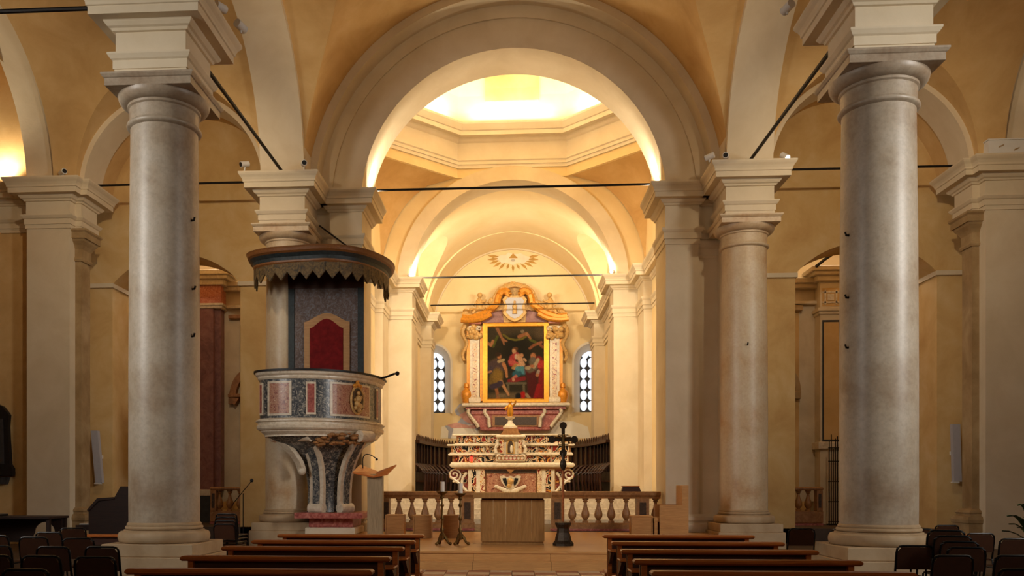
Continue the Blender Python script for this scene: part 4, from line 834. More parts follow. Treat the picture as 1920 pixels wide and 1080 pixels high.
# ================================================================= BALUSTRADES
def baluster(mb, x, y, z0, h, k=1):
    return mb.lathe([(.0, z0), (.085*k, z0), (.085*k, z0+.06*h), (.045*k, z0+.10*h), (.06*k, z0+.14*h), (.105*k, z0+.24*h), (.115*k, z0+.34*h), (.10*k, z0+.46*h), (.06*k, z0+.62*h), (.04*k, z0+.78*h), (.045*k, z0+.84*h), (.075*k, z0+.88*h), (.05*k, z0+.92*h), (.09*k, z0+.95*h), (.09*k, z0+h), (0, z0+h)], x, y, 14)
YBAL = 24.35
for s, nm, px0, px1, posts in ((-1, 'left', 719, 890, (724, 877)), (1, 'right', 1034, 1237, (1045, 1204))):
    bl = thing('balustrade', 'tan stone altar rail with pear-shaped balusters, %s of the central gap' % nm, 'balustrade', (PX((px0+px1)/2, YBAL), YBAL, .34))
    xa, xb = sorted((PX(px0, YBAL), PX(px1, YBAL))); xb = min(xb, 4.05); xa = max(xa, -4.05)
    MB().box(xa-.03 if s > 0 else xa, xb, YBAL-.24, YBAL+.24, .345, .40).build('foot_step', 'red_marble', bl)
    MB().sweep([(xa, YBAL), (xb, YBAL)], [(-.17, .40), (.17, .40), (.17, .52), (.13, .56), (-.13, .56), (-.17, .52)]).build('base_rail', 'tan_stone', bl)
    MB().sweep([(xa, YBAL), (xb, YBAL)], [(-.12, 1.22), (.12, 1.22), (.14, 1.27), (.19, 1.32), (.20, 1.40), (.16, 1.42), (-.16, 1.42), (-.20, 1.40), (-.19, 1.32), (-.14, 1.27)]).build('top_rail', 'tan_stone', bl)
    for pu in posts:
        x = PX(pu, YBAL); h = .11 if (s < 0 and pu == 724) else .17
        MB().bbox(max(x-h, -4.05), x+h, YBAL-.15, YBAL+.15, .5, 1.24, .015).build('post', 'tan_stone', bl)
        MB().box(x-.085, x+.085, YBAL-.165, YBAL-.14, .66, 1.12).build('post_panel', 'dark_marble', bl)
    us = [748, 772.5, 797, 821.5, 846] if s < 0 else [1073, 1097.5, 1122, 1146, 1174, 1229]
    ref = None
    for u in us:
        x = PX(u, YBAL)
        if ref is None: ref = baluster(MB(), 0, 0, 0, .67).build('baluster', 'tan_stone', bl, at=(0, 0, 0)); o = ref
        else: o = bpy.data.objects.new('baluster', ref.data); COL.objects.link(o); o.parent = bl
        o.location = (x-bl.location.x, 0, .56-.34)
ms = thing('missal_stand', 'small brown wooden book stand lying on the altar rail', 'book stand', (PX(1183, YBAL), YBAL, 1.42))
MB().prism([(PX(1165, YBAL), 1.42), (PX(1201, YBAL), 1.42), (PX(1197, YBAL), PZ(911.5, YBAL)), (PX(1168, YBAL), PZ(911.5, YBAL))], YBAL-.1, YBAL+.12).build('stand_body', 'pew_dark', ms)
MB().prism([(PX(1166, YBAL), PZ(912.5, YBAL)), (PX(1198, YBAL), PZ(912.5, YBAL)), (PX(1198, YBAL), PZ(911, YBAL)), (PX(1166, YBAL), PZ(911, YBAL))], YBAL-.13, YBAL+.14).build('stand_ledge', 'pew_wood', ms)

# ================================================================= TIE RODS
def rod(label, a, c, r=.028): return tag(MB().tube([a, c], r, 8).build('tie_rod', 'iron', at=a), label, 'tie rod', 'iron tie rods')
rod('black iron tie rod spanning the great choir arch', (-4.11, 24.6, 9.9), (4.11, 24.6, 9.9), .035)
rod('iron tie rod spanning the arch behind the choir dome', (-3.92, 34.6, 9.78), (3.92, 34.6, 9.78), .034)
rod('thin iron tie rod crossing in front of the altarpiece top', (-3.92, 41.7, 10.14), (3.92, 41.7, 10.14), .03)
rod('iron tie rod of the left arcade running to the cornice above the pulpit', (-5.93, 15.2, 9.70), (-5.93, 22.55, 9.70), .04)
rod('iron tie rod of the right arcade running to the warm column', (5.93, 15.2, 9.70), (5.93, 22.55, 9.70), .04)
rod('iron tie rod across the far end of the left aisle', (-11.5, 23.25, 9.74), (-6.45, 23.25, 9.74), .03)
rod('iron tie rod across the far end of the right aisle', (6.45, 23.25, 9.74), (11.5, 23.25, 9.74), .03)
rod('iron tie rod at the top left corner, meeting the near left column', (-12.5, 14.7, 9.80), (-6.5, 14.7, 9.80), .04)

# ================================================================= SPOTLIGHTS ON THE CORNICES
def spot(label, u, v, Y, aim, zb=9.595, lit=False):
    x, z = P(u, v, Y); zc = max(z, zb+.1); t = thing('spotlight', label, 'spotlight', (x, Y, zb), 'white cornice spotlights')
    d = (Vector(aim)-Vector((x, Y, zc))).normalized(); c = Vector((x, Y, zc))
    MB().tube([(x, Y, zb-.01), (x, Y, zb+.03), tuple(c-d*.04)], .018, 6).build('bracket', 'white_metal', t)
    b_ = MB().tube([tuple(c-d*.12), tuple(c+d*.1)], .075, 12).build('lamp_body', 'white_metal', t)
    MB().tube([tuple(c+d*.1), tuple(c+d*.112)], .058, 12).build('lens', 'lamp_glow' if lit else 'black_plastic', b_)
    return c, d
spot('white spotlight on the near left column cornice, lower of the pair', 452, 50, 15.28, (-3, 20, 9))
spot('white spotlight on the near left column cornice, cut by the top edge', 414, 14, 14.95, (-3, 19, 10))
spot('white spotlight on the near right column cornice', 1476, 24, 15.28, (3, 20, 9))
spot('white spotlight on the outer end of the cornice above the pulpit', 458, 308, 22.1, (-9, 20, 9))
spot('white spotlight on the inner end of the cornice above the pulpit', 570, 306, 22.15, (-4, 18, 9))
spot('white spotlight turned aside, inner end of the right far cornice', 1330, 294, 22.15, (2, 24, 9))
spot('white spotlight facing out, second on the right far cornice', 1361, 292, 22.25, (4, 18, 9))
cR = spot('lit white spotlight at the outer end of the right far cornice', 1472, 296, 22.2, (8.2, 19.5, 7.5), lit=True)
cA = spot('lit white spotlight on the left cornice of the sanctuary arch', 768, 516, 33.75, (-2.0, 30, 9.2), lit=True)
cB = spot('lit white spotlight on the right cornice of the sanctuary arch', 1148, 511, 33.75, (2.0, 30, 9.2), lit=True)
spot('small white spotlight on the left aisle pier cornice', 118, 323, 22.4, (-9, 20, 10), 9.695)
bx = thing('slotted_box', 'long white slotted box lying on the right aisle pier cornice', 'lamp box', (12.6, 22.5, 9.70))
MB().bbox(11.62, 14.5, 22.32, 22.66, 9.70, 10.02, .01).build('box_body', 'white_metal', bx)
MB().box(11.60, 14.5, 22.30, 22.68, 10.02, 10.05).build('box_lid', 'white_metal', bx)
for k in range(5):
    x = 11.85+.36*k; z = 9.86 if k % 2 == 0 else 9.78
    MB().add([(x, 22.31, z-.03), (x+.12, 22.31, z+.02), (x+.14, 22.31, z+.06), (x+.02, 22.31, z+.01), (x, 22.33, z-.03), (x+.12, 22.33, z+.02), (x+.14, 22.33, z+.06), (x+.02, 22.33, z+.01)], [(0, 1, 2, 3), (4, 7, 6, 5), (0, 4, 5, 1), (1, 5, 6, 2), (2, 6, 7, 3), (3, 7, 4, 0)]).build('slot', 'stone_brown', bx)

# ================================================================= SPEAKERS, MEMORIAL
for s, nm, u, v0, v1, tl in ((-1, 'left', 184, 808, 905, -.05), (1, 'right', 1791, 796, 903, .05)):
    Y = 24.45; x, z1 = P(u, v0, Y); z0 = PZ(v1, Y, x)
    sp = thing('column_speaker', 'slim pale loudspeaker column on the end wall of the %s aisle' % nm, 'loudspeaker', (x, Y, (z0+z1)/2), 'column loudspeakers')
    h = (z1-z0)/2; x_ = tl*h*1.2
    MB().add([(-.1-x_, -.06, -h), (.1-x_, -.06, -h), (.1-x_, .08, -h), (-.1-x_, .08, -h), (-.1+x_, -.16, h), (.1+x_, -.16, h), (.1+x_, -.02, h), (-.1+x_, -.02, h)] if s < 0 else [(-.1+x_, -.06, -h), (.1+x_, -.06, -h), (.1+x_, .08, -h), (-.1+x_, .08, -h), (-.1-x_, -.16, h), (.1-x_, -.16, h), (.1-x_, -.02, h), (-.1-x_, -.02, h)], [(0, 3, 2, 1), (4, 5, 6, 7), (0, 1, 5, 4), (1, 2, 6, 5), (2, 3, 7, 6), (3, 0, 4, 7)]).build('cabinet', 'grille', sp, at=(0, 0, 0))
    MB().box(-.03, .03, 0, .25, -.05, .05).build('wall_bracket', 'white_metal', sp, at=(0, 0, 0))
    MB().box(-.09-x_*s*-1*-1*0, .09, -.05, .06, -h-.04, -h).build('end_cap', 'white_metal', sp, at=(0, 0, 0))
YM = 22.98
mm = thing('wall_monument', 'black framed memorial tablet on the left side chapel wall', 'memorial', (PX(-18, YM), YM, PZ(905, YM, -13.9)))
def mq(u, v): return P(u, v, YM-.1)
MB().prism([mq(u, v) for u, v in [(-60, 890), (-60, 775), (-52, 770), (-40, 760), (-18, 752), (4, 762), (12, 772), (16, 778), (14, 800), (18, 870), (23, 878), (23, 893), (-60, 893)]], YM-.1, YM+.04).build('tablet_frame', 'black_paint', mm)
MB().prism([mq(u, v) for u, v in [(-46, 870), (-46, 785), (6, 785), (8, 870)]], YM-.12, YM-.1).build('tablet_field', 'slate', mm)
MB().prism([mq(u, v) for u, v in [(-62, 884), (25, 884), (25, 892), (-62, 892)]], YM-.16, YM).build('tablet_sill', 'black_paint', mm)
MB().prism([mq(u, v) for u, v in [(-30, 895), (14, 895), (10, 908), (-26, 908)]], YM-.06, YM+.04).build('tablet_corbel', 'slate', mm)

# ================================================================= END CHAPELS
def side_chapel(s):
    nm = 'left' if s < 0 else 'right'; Y = 27.6
    main = 'rose_marble' if s < 0 else 'cream_stone'
    u0, u1 = (352, 414) if s < 0 else (1538, 1590)
    t = thing('side_altar', 'rose marble side altar seen through the left aisle arch' if s < 0 else 'pale marble side altar with panelled pilaster seen through the right aisle arch', 'altar', (PX((u0+u1)/2, Y), Y+.3, .4))
    def b_(name, m, a, c, v0, v1, Y_, d, bev=0): 
        xa, xb = PX(a, Y_), PX(c, Y_); xm = (xa+xb)/2
        za, zb = PZ(v1, Y_, xm), PZ(v0, Y_, xm); mb = MB(); (mb.bbox(xa, xb, Y_, Y_+d, max(.4, za), zb, bev) if bev else mb.box(xa, xb, Y_, Y_+d, max(.4, za), zb)); return mb.build(name, m, t)
    if s < 0:
        b_('pilaster', main, u0, u1-14, 575, 918, Y, .9); b_('pilaster_side', main, u1-14, u1, 578, 918, Y+.15, .8)
        for v0, v1, e in ((505, 514, 16), (514, 522, 11), (522, 534, 5), (568, 573, 4), (573, 578, 2)): b_('cornice_band', 'white_marble', u0, u1+e, v0, v1, Y-.02*e, 1.0, .02)
        b_('frieze', 'pink_inlay', u0, u1, 534, 568, Y, .9)
        b_('pedestal', 'white_marble', u0, 398, 918, 930, Y-.2, .9, .02); b_('pedestal_block', 'slate', u0, 396, 930, 985, Y-.15, .8)
        b_('panel_wall', 'cream_stone', u1, 470, 530, 940, Y+.5, .3)
        for v0, v1, e in ((527, 536, .3), (536, 545, .22), (572, 578, .2)): b_('wing_cornice', 'white_marble', u1, 470, v0, v1, Y+.5-e, .4, .02)
        b_('scroll_ornament', 'tan_stone', 428, 452, 590, 597, Y+.3, .3, .02); b_('dark_gap_strip', 'black_paint', 450, 462, 610, 930, Y+.44, .1)  # black strip put in for the dark gap beside the niche
        a = [P(462+34*math.cos(q), 757-64*math.sin(q), Y+.3) for q in [PI-k*PI/24 for k in range(13)]]; a2 = [P(462+22*math.cos(q), 757-50*math.sin(q), Y+.3) for q in [PI/2+k*PI/24 for k in range(13)]]
        MB().prism(a+a2, Y+.3, Y+.55).build('niche_arch', 'tan_stone', t); b_('niche_impost', 'tan_stone', 427, 452, 738, 745, Y+.25, .3, .02)
        MB().prism([P(u, v, Y+.25) for u, v in [(430, 746), (448, 746), (439, 760)]], Y+.25, Y+.5).build('niche_corbel', 'tan_stone', t)
    else:
        b_('pilaster', main, 1538, 1590, 588, 985, Y, .9); b_('pilaster_panel_edge', 'slate', 1542, 1576, 600, 828, Y-.02, .03); b_('pilaster_panel', 'ochre', 1545, 1573, 604, 824, Y-.035, .04)
        for v0, v1, e in ((497, 506, 14), (506, 514, 10), (514, 526, 5), (576, 583, 4), (583, 589, 2)): b_('cornice_band', 'cream_stone', 1538-e, 1600, v0, v1, Y-.02*e, 1.0, .02)
        b_('frieze', 'cream_stone', 1538, 1600, 526, 576, Y, .9); fz = b_('frieze_panel', 'ochre', 1542, 1574, 540, 574, Y-.01, .02)
        for a, c, v0, v1 in ((1546, 1549, 543, 571), (1567, 1570, 543, 571), (1542, 1575, 546, 549), (1542, 1575, 565, 568), (1552, 1564, 551, 563)): b_('frieze_fret', 'white_marble', a, c, v0, v1, Y-.03, .03)
        b_('pedestal_moulding', 'white_marble', 1535, 1590, 828, 842, Y-.12, .9, .02)
        b_('panel_wall', 'cream_stone', 1476, 1538, 520, 940, Y+.5, .3)
        for v0, v1, e in ((520, 530, .3), (530, 540, .22), (564, 570, .2)): b_('wing_cornice', 'cream_stone', 1476, 1538, v0, v1, Y+.5-e, .4, .02)
        b_('niche', 'ochre', 1476, 1498, 585, 940, Y+.46, .05); b_('scroll_ornament', 'stone_brown', 1480, 1506, 572, 582, Y+.25, .3, .02)
        a = [P(1480+22*math.cos(q), 735-42*math.sin(q), Y+.3) for q in [k*PI/24 for k in range(13)]]; a2 = [P(1480+12*math.cos(q), 735-30*math.sin(q), Y+.3) for q in [PI/2-k*PI/24 for k in range(13)]]
        MB().prism(a+a2, Y+.3, Y+.5).build('niche_arch', 'stone_brown', t); b_('niche_impost', 'stone_brown', 1482, 1502, 733, 748, Y+.28, .3, .02)
        MB().tube([(PX(u, Y-.3), Y-.3, PZ(v, Y-.3, 9)) for u, v in [(1530, 500), (1545, 488), (1560, 478)]], .05, 6).build('fallen_strut', 'black_paint', t)
    # small balustrade
    Yb = 26.75; ua, ub = (396, 462) if s < 0 else (1478, 1541)
    xa, xb = PX(ua, Yb), PX(ub, Yb); bl = thing('chapel_balustrade', 'low stone balustrade closing the %s end chapel' % nm, 'balustrade', ((xa+xb)/2, Yb, .4))
    zt = PZ(913, Yb, (xa+xb)/2); zb = PZ(958, Yb, (xa+xb)/2)
    MB().box(xa, xb, Yb-.16, Yb+.16, .4, .46).build('foot_step', 'red_marble', bl); MB().bbox(xa, xb, Yb-.12, Yb+.12, .46, zb, .02).build('base_rail', 'tan_stone', bl)
    MB().bbox(xa, xb, Yb-.14, Yb+.14, zt-.1, zt, .03).build('top_rail', 'tan_stone', bl)
    for k, u in enumerate((412, 431, 450) if s < 0 else (1497, 1515)):
        baluster(MB(), PX(u, Yb), Yb, zb, zt-.1-zb, .95).build('baluster', 'tan_stone', bl)
    ue = (402,) if s < 0 else (1534,)
    for u in ue:
        MB().bbox(PX(u-5, Yb), PX(u+6, Yb), Yb-.13, Yb+.13, zb, zt-.1, .01).build('post', 'tan_stone', bl); MB().box(PX(u-2, Yb), PX(u+3, Yb), Yb-.145, Yb-.12, zb+.1, zt-.2).build('post_panel', 'dark_marble', bl)
side_chapel(-1); side_chapel(1)
YG = 26.9; xg = PX(1564, YG)
gt = thing('iron_grille', 'dark wrought iron votive stand beside the right chapel altar', 'candle stand', (xg, YG, .4))
for k in range(6): MB().tube([(xg-.14+.06*k, YG, .42), (xg-.14+.06*k, YG, 2.9+.25*math.sin(k*2.2))], .014, 5).build('upright_bar', 'iron', gt)
for z in (.5, 1.1, 1.7, 2.3, 2.7): MB().tube([(xg-.17, YG, z), (xg+.2, YG, z)], .016, 5).build('cross_bar', 'iron', gt)
MB().box(xg-.18, xg+.22, YG-.12, YG+.12, .4, .44).build('stand_foot', 'iron', gt)

# ================================================================= SANCTUARY FURNITURE
ZP = .34
def FL(u, v, z):
    d = F_PX*(EYE-z)/(v-HOR); r = (u-CX)/F_PX*d; return r*CT-d*ST, r*ST+d*CT
YT_ = 18.6
wa = thing('altar_table', 'modern wooden block altar table standing on the oak platform', 'altar table', (0, YT_+.4, ZP))
xa, xb = PX(901, YT_), PX(1021, YT_); zt = PZ(937, YT_)
for k in range(5):
    q0 = xa+(xb-xa)*k/5; MB().box(q0, q0+(xb-xa)/5-.004, YT_, YT_+.05, ZP+.06, zt).build('front_board', 'altar_wood', wa)
MB().box(xa, xa+.05, YT_+.05, YT_+.8, ZP+.06, zt).build('side_board', 'altar_wood', wa); MB().box(xb-.05, xb, YT_+.05, YT_+.8, ZP+.06, zt).build('side_board', 'altar_wood', wa)
MB().box(xa+.03, xb-.03, YT_+.03, YT_+.78, ZP, ZP+.06).build('plinth', 'altar_wood', wa)
MB().box(xa+.02, xb-.02, YT_+.03, YT_+.78, zt, zt+.03).build('shadow_gap', 'pew_dark', wa)
MB().bbox(PX(888, YT_), PX(1034, YT_), YT_-.14, YT_+.95, zt+.03, PZ(924, YT_), .01).build('table_top', 'altar_wood', wa)
# lectern
YL = 19.3; xl = PX(704, YL)
le = thing('lectern', 'grey wooden lectern with open V-shaped book rest below the pulpit', 'lectern', (xl, YL, ZP))
zt = PZ(893, YL, xl)
MB().bbox(PX(690, YL), PX(718, YL), YL-.1, YL+.12, ZP+.04, zt+.05, .01).build('post', 'lectern_wood', le)
MB().bbox(PX(683, YL), PX(725, YL), YL-.25, YL+.3, ZP, ZP+.04, .01).build('foot_plate', 'lectern_wood', le)
for sg, (p0, p1, p2, p3) in ((-1, ((664, 888), (672, 873), (706, 886), (702, 896))), (1, ((702, 896), (706, 886), (741, 873), (729, 891)))):
    A = [(PX(u, YL), PZ(v, YL, xl)) for u, v in (p0, p1, p2, p3)]
    (x0, z0), (x1, z1), (x2, z2), (x3, z3) = A
    MB().rings([[(x0, YL-.2, z0), (x1, YL+.22, z1), (x2, YL+.22, z2), (x3, YL-.2, z3)], [(x0, YL-.2, z0+.03), (x1, YL+.22, z1+.03), (x2, YL+.22, z2+.03), (x3, YL-.2, z3+.03)]]).build('book_rest', 'pew_wood', le)
MB().tube([(PX(u, YL), YL+.1, PZ(v, YL, xl)) for u, v in smooth_path([(679, 878), (679, 860), (684, 852), (694, 853), (705, 860)], 5)], .012, 6).ball((PX(705, YL), YL+.1, PZ(861, YL, xl)), .03).build('microphone', 'black_plastic', le)
# candle stands
for u, v, vt, lb in ((829, 1022, 903, 'bronze candle stand with white candle, left of the pair'), (863, 1022, 906, 'bronze candle stand with white candle, nearer the wooden altar')):
    x, y = FL(u, v, ZP); cs = thing('candle_stand', lb, 'candle stand', (x, y, ZP), 'bronze candle stands'); h = PZ(vt, y, x)-ZP
    for k in range(3):
        a = PI/2+2*PI*k/3+.4; ca_, sa = math.cos(a), math.sin(a)
        MB().tube([(.02*ca_, .02*sa, .22), (.08*ca_, .08*sa, .14), (.13*ca_, .13*sa, .05), (.17*ca_, .17*sa, .03)], [.035, .03, .025, .03], 7).ball((.17*ca_, .17*sa, .035), .035, 8, 5).build('claw_foot', 'bronze', cs, at=(0, 0, 0))
    MB().lathe([(0, .1), (.05, .12), (.07, .2), (.03, .26), (.045, .33), (.02, .38), (.02, .5), (.045, .55), (.02, .6), (.018, .78), (.045, .83), (.02, .88), (.02, h-.36), (.05, h-.33), (.03, h-.29), (.09, h-.25), (.12, h-.22), (.12, h-.205), (0, h-.205)], 0, 0, 14).build('stem', 'bronze', cs, at=(0, 0, 0))
    MB().lathe([(0, h-.21), (.052, h-.21), (.052, h-.005), (.045, h), (0, h-.01)], 0, 0, 16).build('candle', 'wax', cs, at=(0, 0, 0))
    MB().tube([(0, 0, h-.02), (0, .003, h+.02)], .004, 5).build('wick', 'black_paint', cs, at=(0, 0, 0))
# processional cross
x, y = FL(1056, 1023, ZP); pc = thing('processional_cross', 'tall bronze processional cross on a dark baluster foot', 'cross', (x, y, ZP)); hz = PZ(826, y, x)-ZP
MB().lathe([(0, 0), (.215, 0), (.215, .05), (.19, .08), (.17, .11), (.16, .18), (.13, .27), (.125, .36), (.15, .41), (.165, .44), (.165, .48), (.05, .5), (0, .5)], 0, 0, 8, smooth=False).build('foot', 'dark_bronze', pc, at=(0, 0, 0))
MB().tube([(0, 0, .48), (0, 0, hz-.3)], .024, 8).build('staff', 'pew_wood', pc, at=(0, 0, 0))
MB().lathe([(0, hz-.62), (.03, hz-.62), (.07, hz-.52), (.06, hz-.44), (.03, hz-.38), (.05, hz-.3), (.03, hz-.24), (0, hz-.24)], 0, 0, 12).build('knop', 'dark_bronze', pc, at=(0, 0, 0))
cr = MB().box(-.035, .035, -.02, .02, hz-.3, hz+.28).box(-.24, .24, -.02, .02, hz-.015, hz+.055).build('cross_bars', 'dark_bronze', pc, at=(0, 0, 0))
for dx, dz in ((-.23, .02), (.23, .02), (0, .31), (0, -.26)):
    MB().tube([(dx, -.03, hz+dz), (dx, .03, hz+dz)], .075, 12).build('roundel', 'dark_bronze', cr, at=(0, 0, 0))
MB().tube([(.14*math.cos(PI/4+k*PI/2), 0, hz+.02+.14*math.sin(PI/4+k*PI/2)) for k in range(4)], .012, 6, True).build('glory_ring', 'dark_bronze', cr, at=(0, 0, 0))
MB().tube([(0, -.04, hz-.18), (0, -.045, hz-.02), (0, -.04, hz+.08)], [.02, .035, .03], 7).tube([(-.16, -.035, hz+.07), (0, -.04, hz+.05), (.16, -.035, hz+.07)], .016, 6).ball((.01, -.05, hz+.11), .03).build('corpus', 'bronze', cr, at=(0, 0, 0))
# stools and celebrant seat
for u0, u1, v0, v1, lb in ((722, 757, 965, 1004, 'cube oak stool, first from the lectern'), (774, 808, 966, 1009, 'cube oak stool, middle one in front of the rail'), (831, 859, 966, 1009, 'cube oak stool behind the bronze candle stands'), (1184, 1224, 967, 1006, 'wide cube oak stool at the right before the altar rail')):
    x, y = FL((u0+u1)/2, v1, ZP); w = PX(u1, y)-PX(u0, y); h = PZ(v0, y, x)-ZP
    t = thing('wooden_stool', lb, 'stool', (x, y+.2, ZP), 'oak stools')
    MB().bbox(x-w/2, x+w/2, y, y+.42, ZP+h-.04, ZP+h, .008).build('seat', 'oak', t)
    MB().box(x-w/2, x-w/2+.03, y, y+.42, ZP, ZP+h-.04).build('side_panel', 'oak', t); MB().box(x+w/2-.03, x+w/2, y, y+.42, ZP, ZP+h-.04).build('side_panel', 'oak', t)
    MB().box(x-w/2+.03, x+w/2-.03, y+.01, y+.04, ZP, ZP+h-.04).build('front_panel', 'oak', t)
Yc = 21.6; zt = PZ(947, Yc, 3.6)
ch = thing('celebrant_seat', 'boxy oak seat with tall back plank, seen from its side, near the right pier', 'seat', (PX(1262, Yc), Yc+.4, ZP))
MB().bbox(PX(1237, Yc), PX(1279, Yc), Yc, Yc+.05, ZP, zt, .006).build('side_panel', 'oak', ch); MB().bbox(PX(1237, Yc), PX(1279, Yc), Yc+.75, Yc+.8, ZP, zt, .006).build('side_panel', 'oak', ch)
MB().bbox(PX(1279, Yc), PX(1291, Yc), Yc, Yc+.8, ZP, PZ(910, Yc, 3.9), .006).build('back_plank', 'oak', ch)
MB().bbox(PX(1227, Yc), PX(1279, Yc), Yc+.05, Yc+.75, ZP+.36, ZP+.46, .006).build('seat', 'oak', ch)
MB().box(PX(1228, Yc), PX(1234, Yc), Yc+.06, Yc+.74, ZP, ZP+.36).build('front_panel', 'oak', ch)

# ================================================================= PEWS
def make_pew(w=1.93):
    t = thing('pew', '', 'pew', (0, 0, 0), 'wooden pews in the nave'); h = w/2
    MB().bbox(-h, h, -.05, .09, .905, .95, .015).build('top_rail', 'pew_wood', t)
    MB().box(-h+.06, h-.06, .02, .05, .45, .905).build('backrest', 'pew_dark', t)
    MB().bbox(-h+.05, h-.05, .04, .45, .42, .46, .012).build('seat', 'pew_wood', t)
    MB().bbox(-h+.06, h-.06, -.32, -.02, .74, .765, .008).build('book_shelf', 'pew_wood', t)
    MB().bbox(-h+.05, h-.05, -.42, -.24, .18, .23, .012).build('kneeler', 'pew_wood', t)
    for s in (-1, 1):
        x = s*(h-.09)
        MB().box(x-.025, x+.025, -.02, .10, 0, .91).build('leg', 'pew_wood', t)
        MB().box(x-.025, x+.025, .34, .44, 0, .42).build('leg', 'pew_wood', t)
        MB().box(x-.02, x+.02, -.34, .42, .06, .12).build('foot_rail', 'pew_wood', t)
        MB().prism([(-.34, .735), (-.02, .735), (-.02, .58), (-.08, .58)], x-.02, x+.02, 'x').build('shelf_bracket', 'pew_dark', t)
        MB().box(x-.02, x+.02, -.40, -.34, 0, .2).build('kneeler_post', 'pew_wood', t)
    return t
pew = make_pew(); first = True
rows = {'right': [(1130, 1412, 1003), (1150, 1464, 1016), (1169, 1525, 1031), (1199, 1600, 1050), (1236, 1695, 1072)], 'left': [(520, 795, 1002), (475, 775, 1013), (415, 757, 1025), (340, 730, 1043), (240, 693, 1067)]}
words = ['front', 'second', 'third', 'fourth', 'nearest']
for sd, rr in rows.items():
    for k, (u0, u1, v) in enumerate(rr):
        x, y = FL((u0+u1)/2, v, .95)
        o = pew if first else copy_tree(pew); first = False
        o.location = (x, y, 0); o['label'] = 'brown wooden pew, %s row %s of the centre aisle' % (words[k], sd)
for u, v, Y, lb in ((206, 1003, 16.4, 'low wooden bench behind the near left column, in front of the organ'), (1772, 1004, 17.4, 'low wooden bench behind the stacked chairs on the right')):
    x = PX(u, Y); zt = PZ(v, Y, x); t = thing('low_bench', lb, 'bench', (x, Y, 0))
    MB().bbox(x-.65, x+.65, Y, Y+.35, zt-.05, zt, .01).build('seat', 'pew_wood', t)
    MB().box(x-.55, x+.55, Y+.05, Y+.08, zt-.2, zt-.05).build('apron', 'pew_dark', t)
    for ax in (x-.58, x+.52): MB().box(ax, ax+.06, Y+.03, Y+.32, 0, zt-.05).build('leg', 'pew_wood', t)

# ================================================================= CHAIRS
def make_chair():
    t = thing('stacking_chair', '', 'chair', (0, 0, 0), 'dark stacking chairs'); w = .22
    loop = [(-w, -.02, .46), (-w, -.05, .60), (-w, -.075, .76)]+[(-w+.07-.07*math.cos(a), -.078, .78+.07*math.sin(a)) for a in (PI/6, PI/3, PI/2)]
    loop = loop+[(-x, y, z) for x, y, z in loop[::-1]]
    MB().tube(loop, .014, 7).build('back_frame', 'black_tube', t)
    ply = [(-w+.01, .56), (-w+.01, .77), (-w+.06, .835), (w-.06, .835), (w-.01, .77), (w-.01, .56)]
    MB().rings([[(x, -.045-(z-.56)*.12-.012, z) for x, z in ply], [(x, -.045-(z-.56)*.12+.002, z) for x, z in ply]]).build('backrest', 'chair_ply', t)
    MB().bbox(-w+.005, w-.005, -.01, .40, .435, .455, .008).build('seat', 'chair_ply', t)
    for s in (-1, 1):
        MB().tube([(s*w, -.02, .46), (s*w, -.03, .42), (s*(w+.01), -.10, 0)], .013, 6).build('leg', 'black_tube', t)
        MB().tube([(s*w, -.02, .44), (s*w, .36, .44), (s*w, .40, .42), (s*(w+.01), .42, 0)], .013, 6).build('leg', 'black_tube', t)
    return t
chair = make_chair(); cf = [True]
def put_chair(u, v, label, dz=0, rz=0, dy=0, zt=.85):
    x, y = FL(u, v, zt); o = chair if cf[0] else copy_tree(chair); cf[0] = False
    o.location = (x, y+dy, dz); o.rotation_euler = (0, 0, rz); o['label'] = label; return o
LC = [(58, 1067, 'dark chair nearest the camera at the bottom left'), (185, 1044, 'dark chair just in front of the near left column plinth'), (85, 1042, 'dark chair second row from the bottom left corner'), (107, 1025, 'dark chair in the middle of the left cluster'), (198, 1025, 'dark chair against the near left column plinth corner'), (151, 1009, 'dark chair in front of the small organ'), (69, 1007, 'dark chair in front of the dark table on the left'), (140, 990, 'farthest dark chair of the left cluster, before the organ'), (97, 998, 'dark chair just right of the table, far row'), (-2, 1023, 'dark chair cut by the left edge, middle row'), (-8, 1041, 'dark chair cut by the left edge, nearer row'), (-3, 1004, 'dark chair cut by the left edge, by the table')]
for i, (u, v, lb) in enumerate(LC): put_chair(u, v, lb, rz=random.uniform(-.12, .12))
RC = [(1711, 1023, 'dark chair before the near right column plinth'), (1778, 1041, 'dark chair in front of the chair stack, right side'), (1832, 1000, 'dark chair behind the chair stack on the right'), (1771, 985, 'farthest dark chair right of the near right column'), (1898, 1010, 'dark chair by the right edge, far row'), (1894, 1041, 'dark chair by the right edge, middle row'), (1905, 1066, 'dark chair at the bottom right corner'), (1500, 991, 'dark chair left of the near right column'), (1578, 993, 'dark chair half hidden behind the near right column base'), (1722, 992, 'dark chair peeping out right of the near right column base')]
for i, (u, v, lb) in enumerate(RC): put_chair(u, v, lb, rz=random.uniform(-.12, .12))
x, y = FL(1806, 1026, .85)
for k in range(4):
    o = copy_tree(chair); o.location = (x-.03*k, y+.10*k, .062*k); o['label'] = ['lowest chair of the right-hand stack', 'second chair up in the right-hand stack', 'third chair up in the right-hand stack', 'topmost chair of the right-hand stack'][k]
x, y = FL(436, 983, .85); x -= .12
for k in range(4):
    o = copy_tree(chair); o.location = (x-.02*k, y+.10*k, .062*k-.19+.19); o.rotation_euler = (0, 0, -.15); o['label'] = ['lowest chair of the stack beside the near left column', 'second chair up in the stack beside the near left column', 'third chair up in the stack beside the near left column', 'topmost chair of the stack beside the near left column'][k]

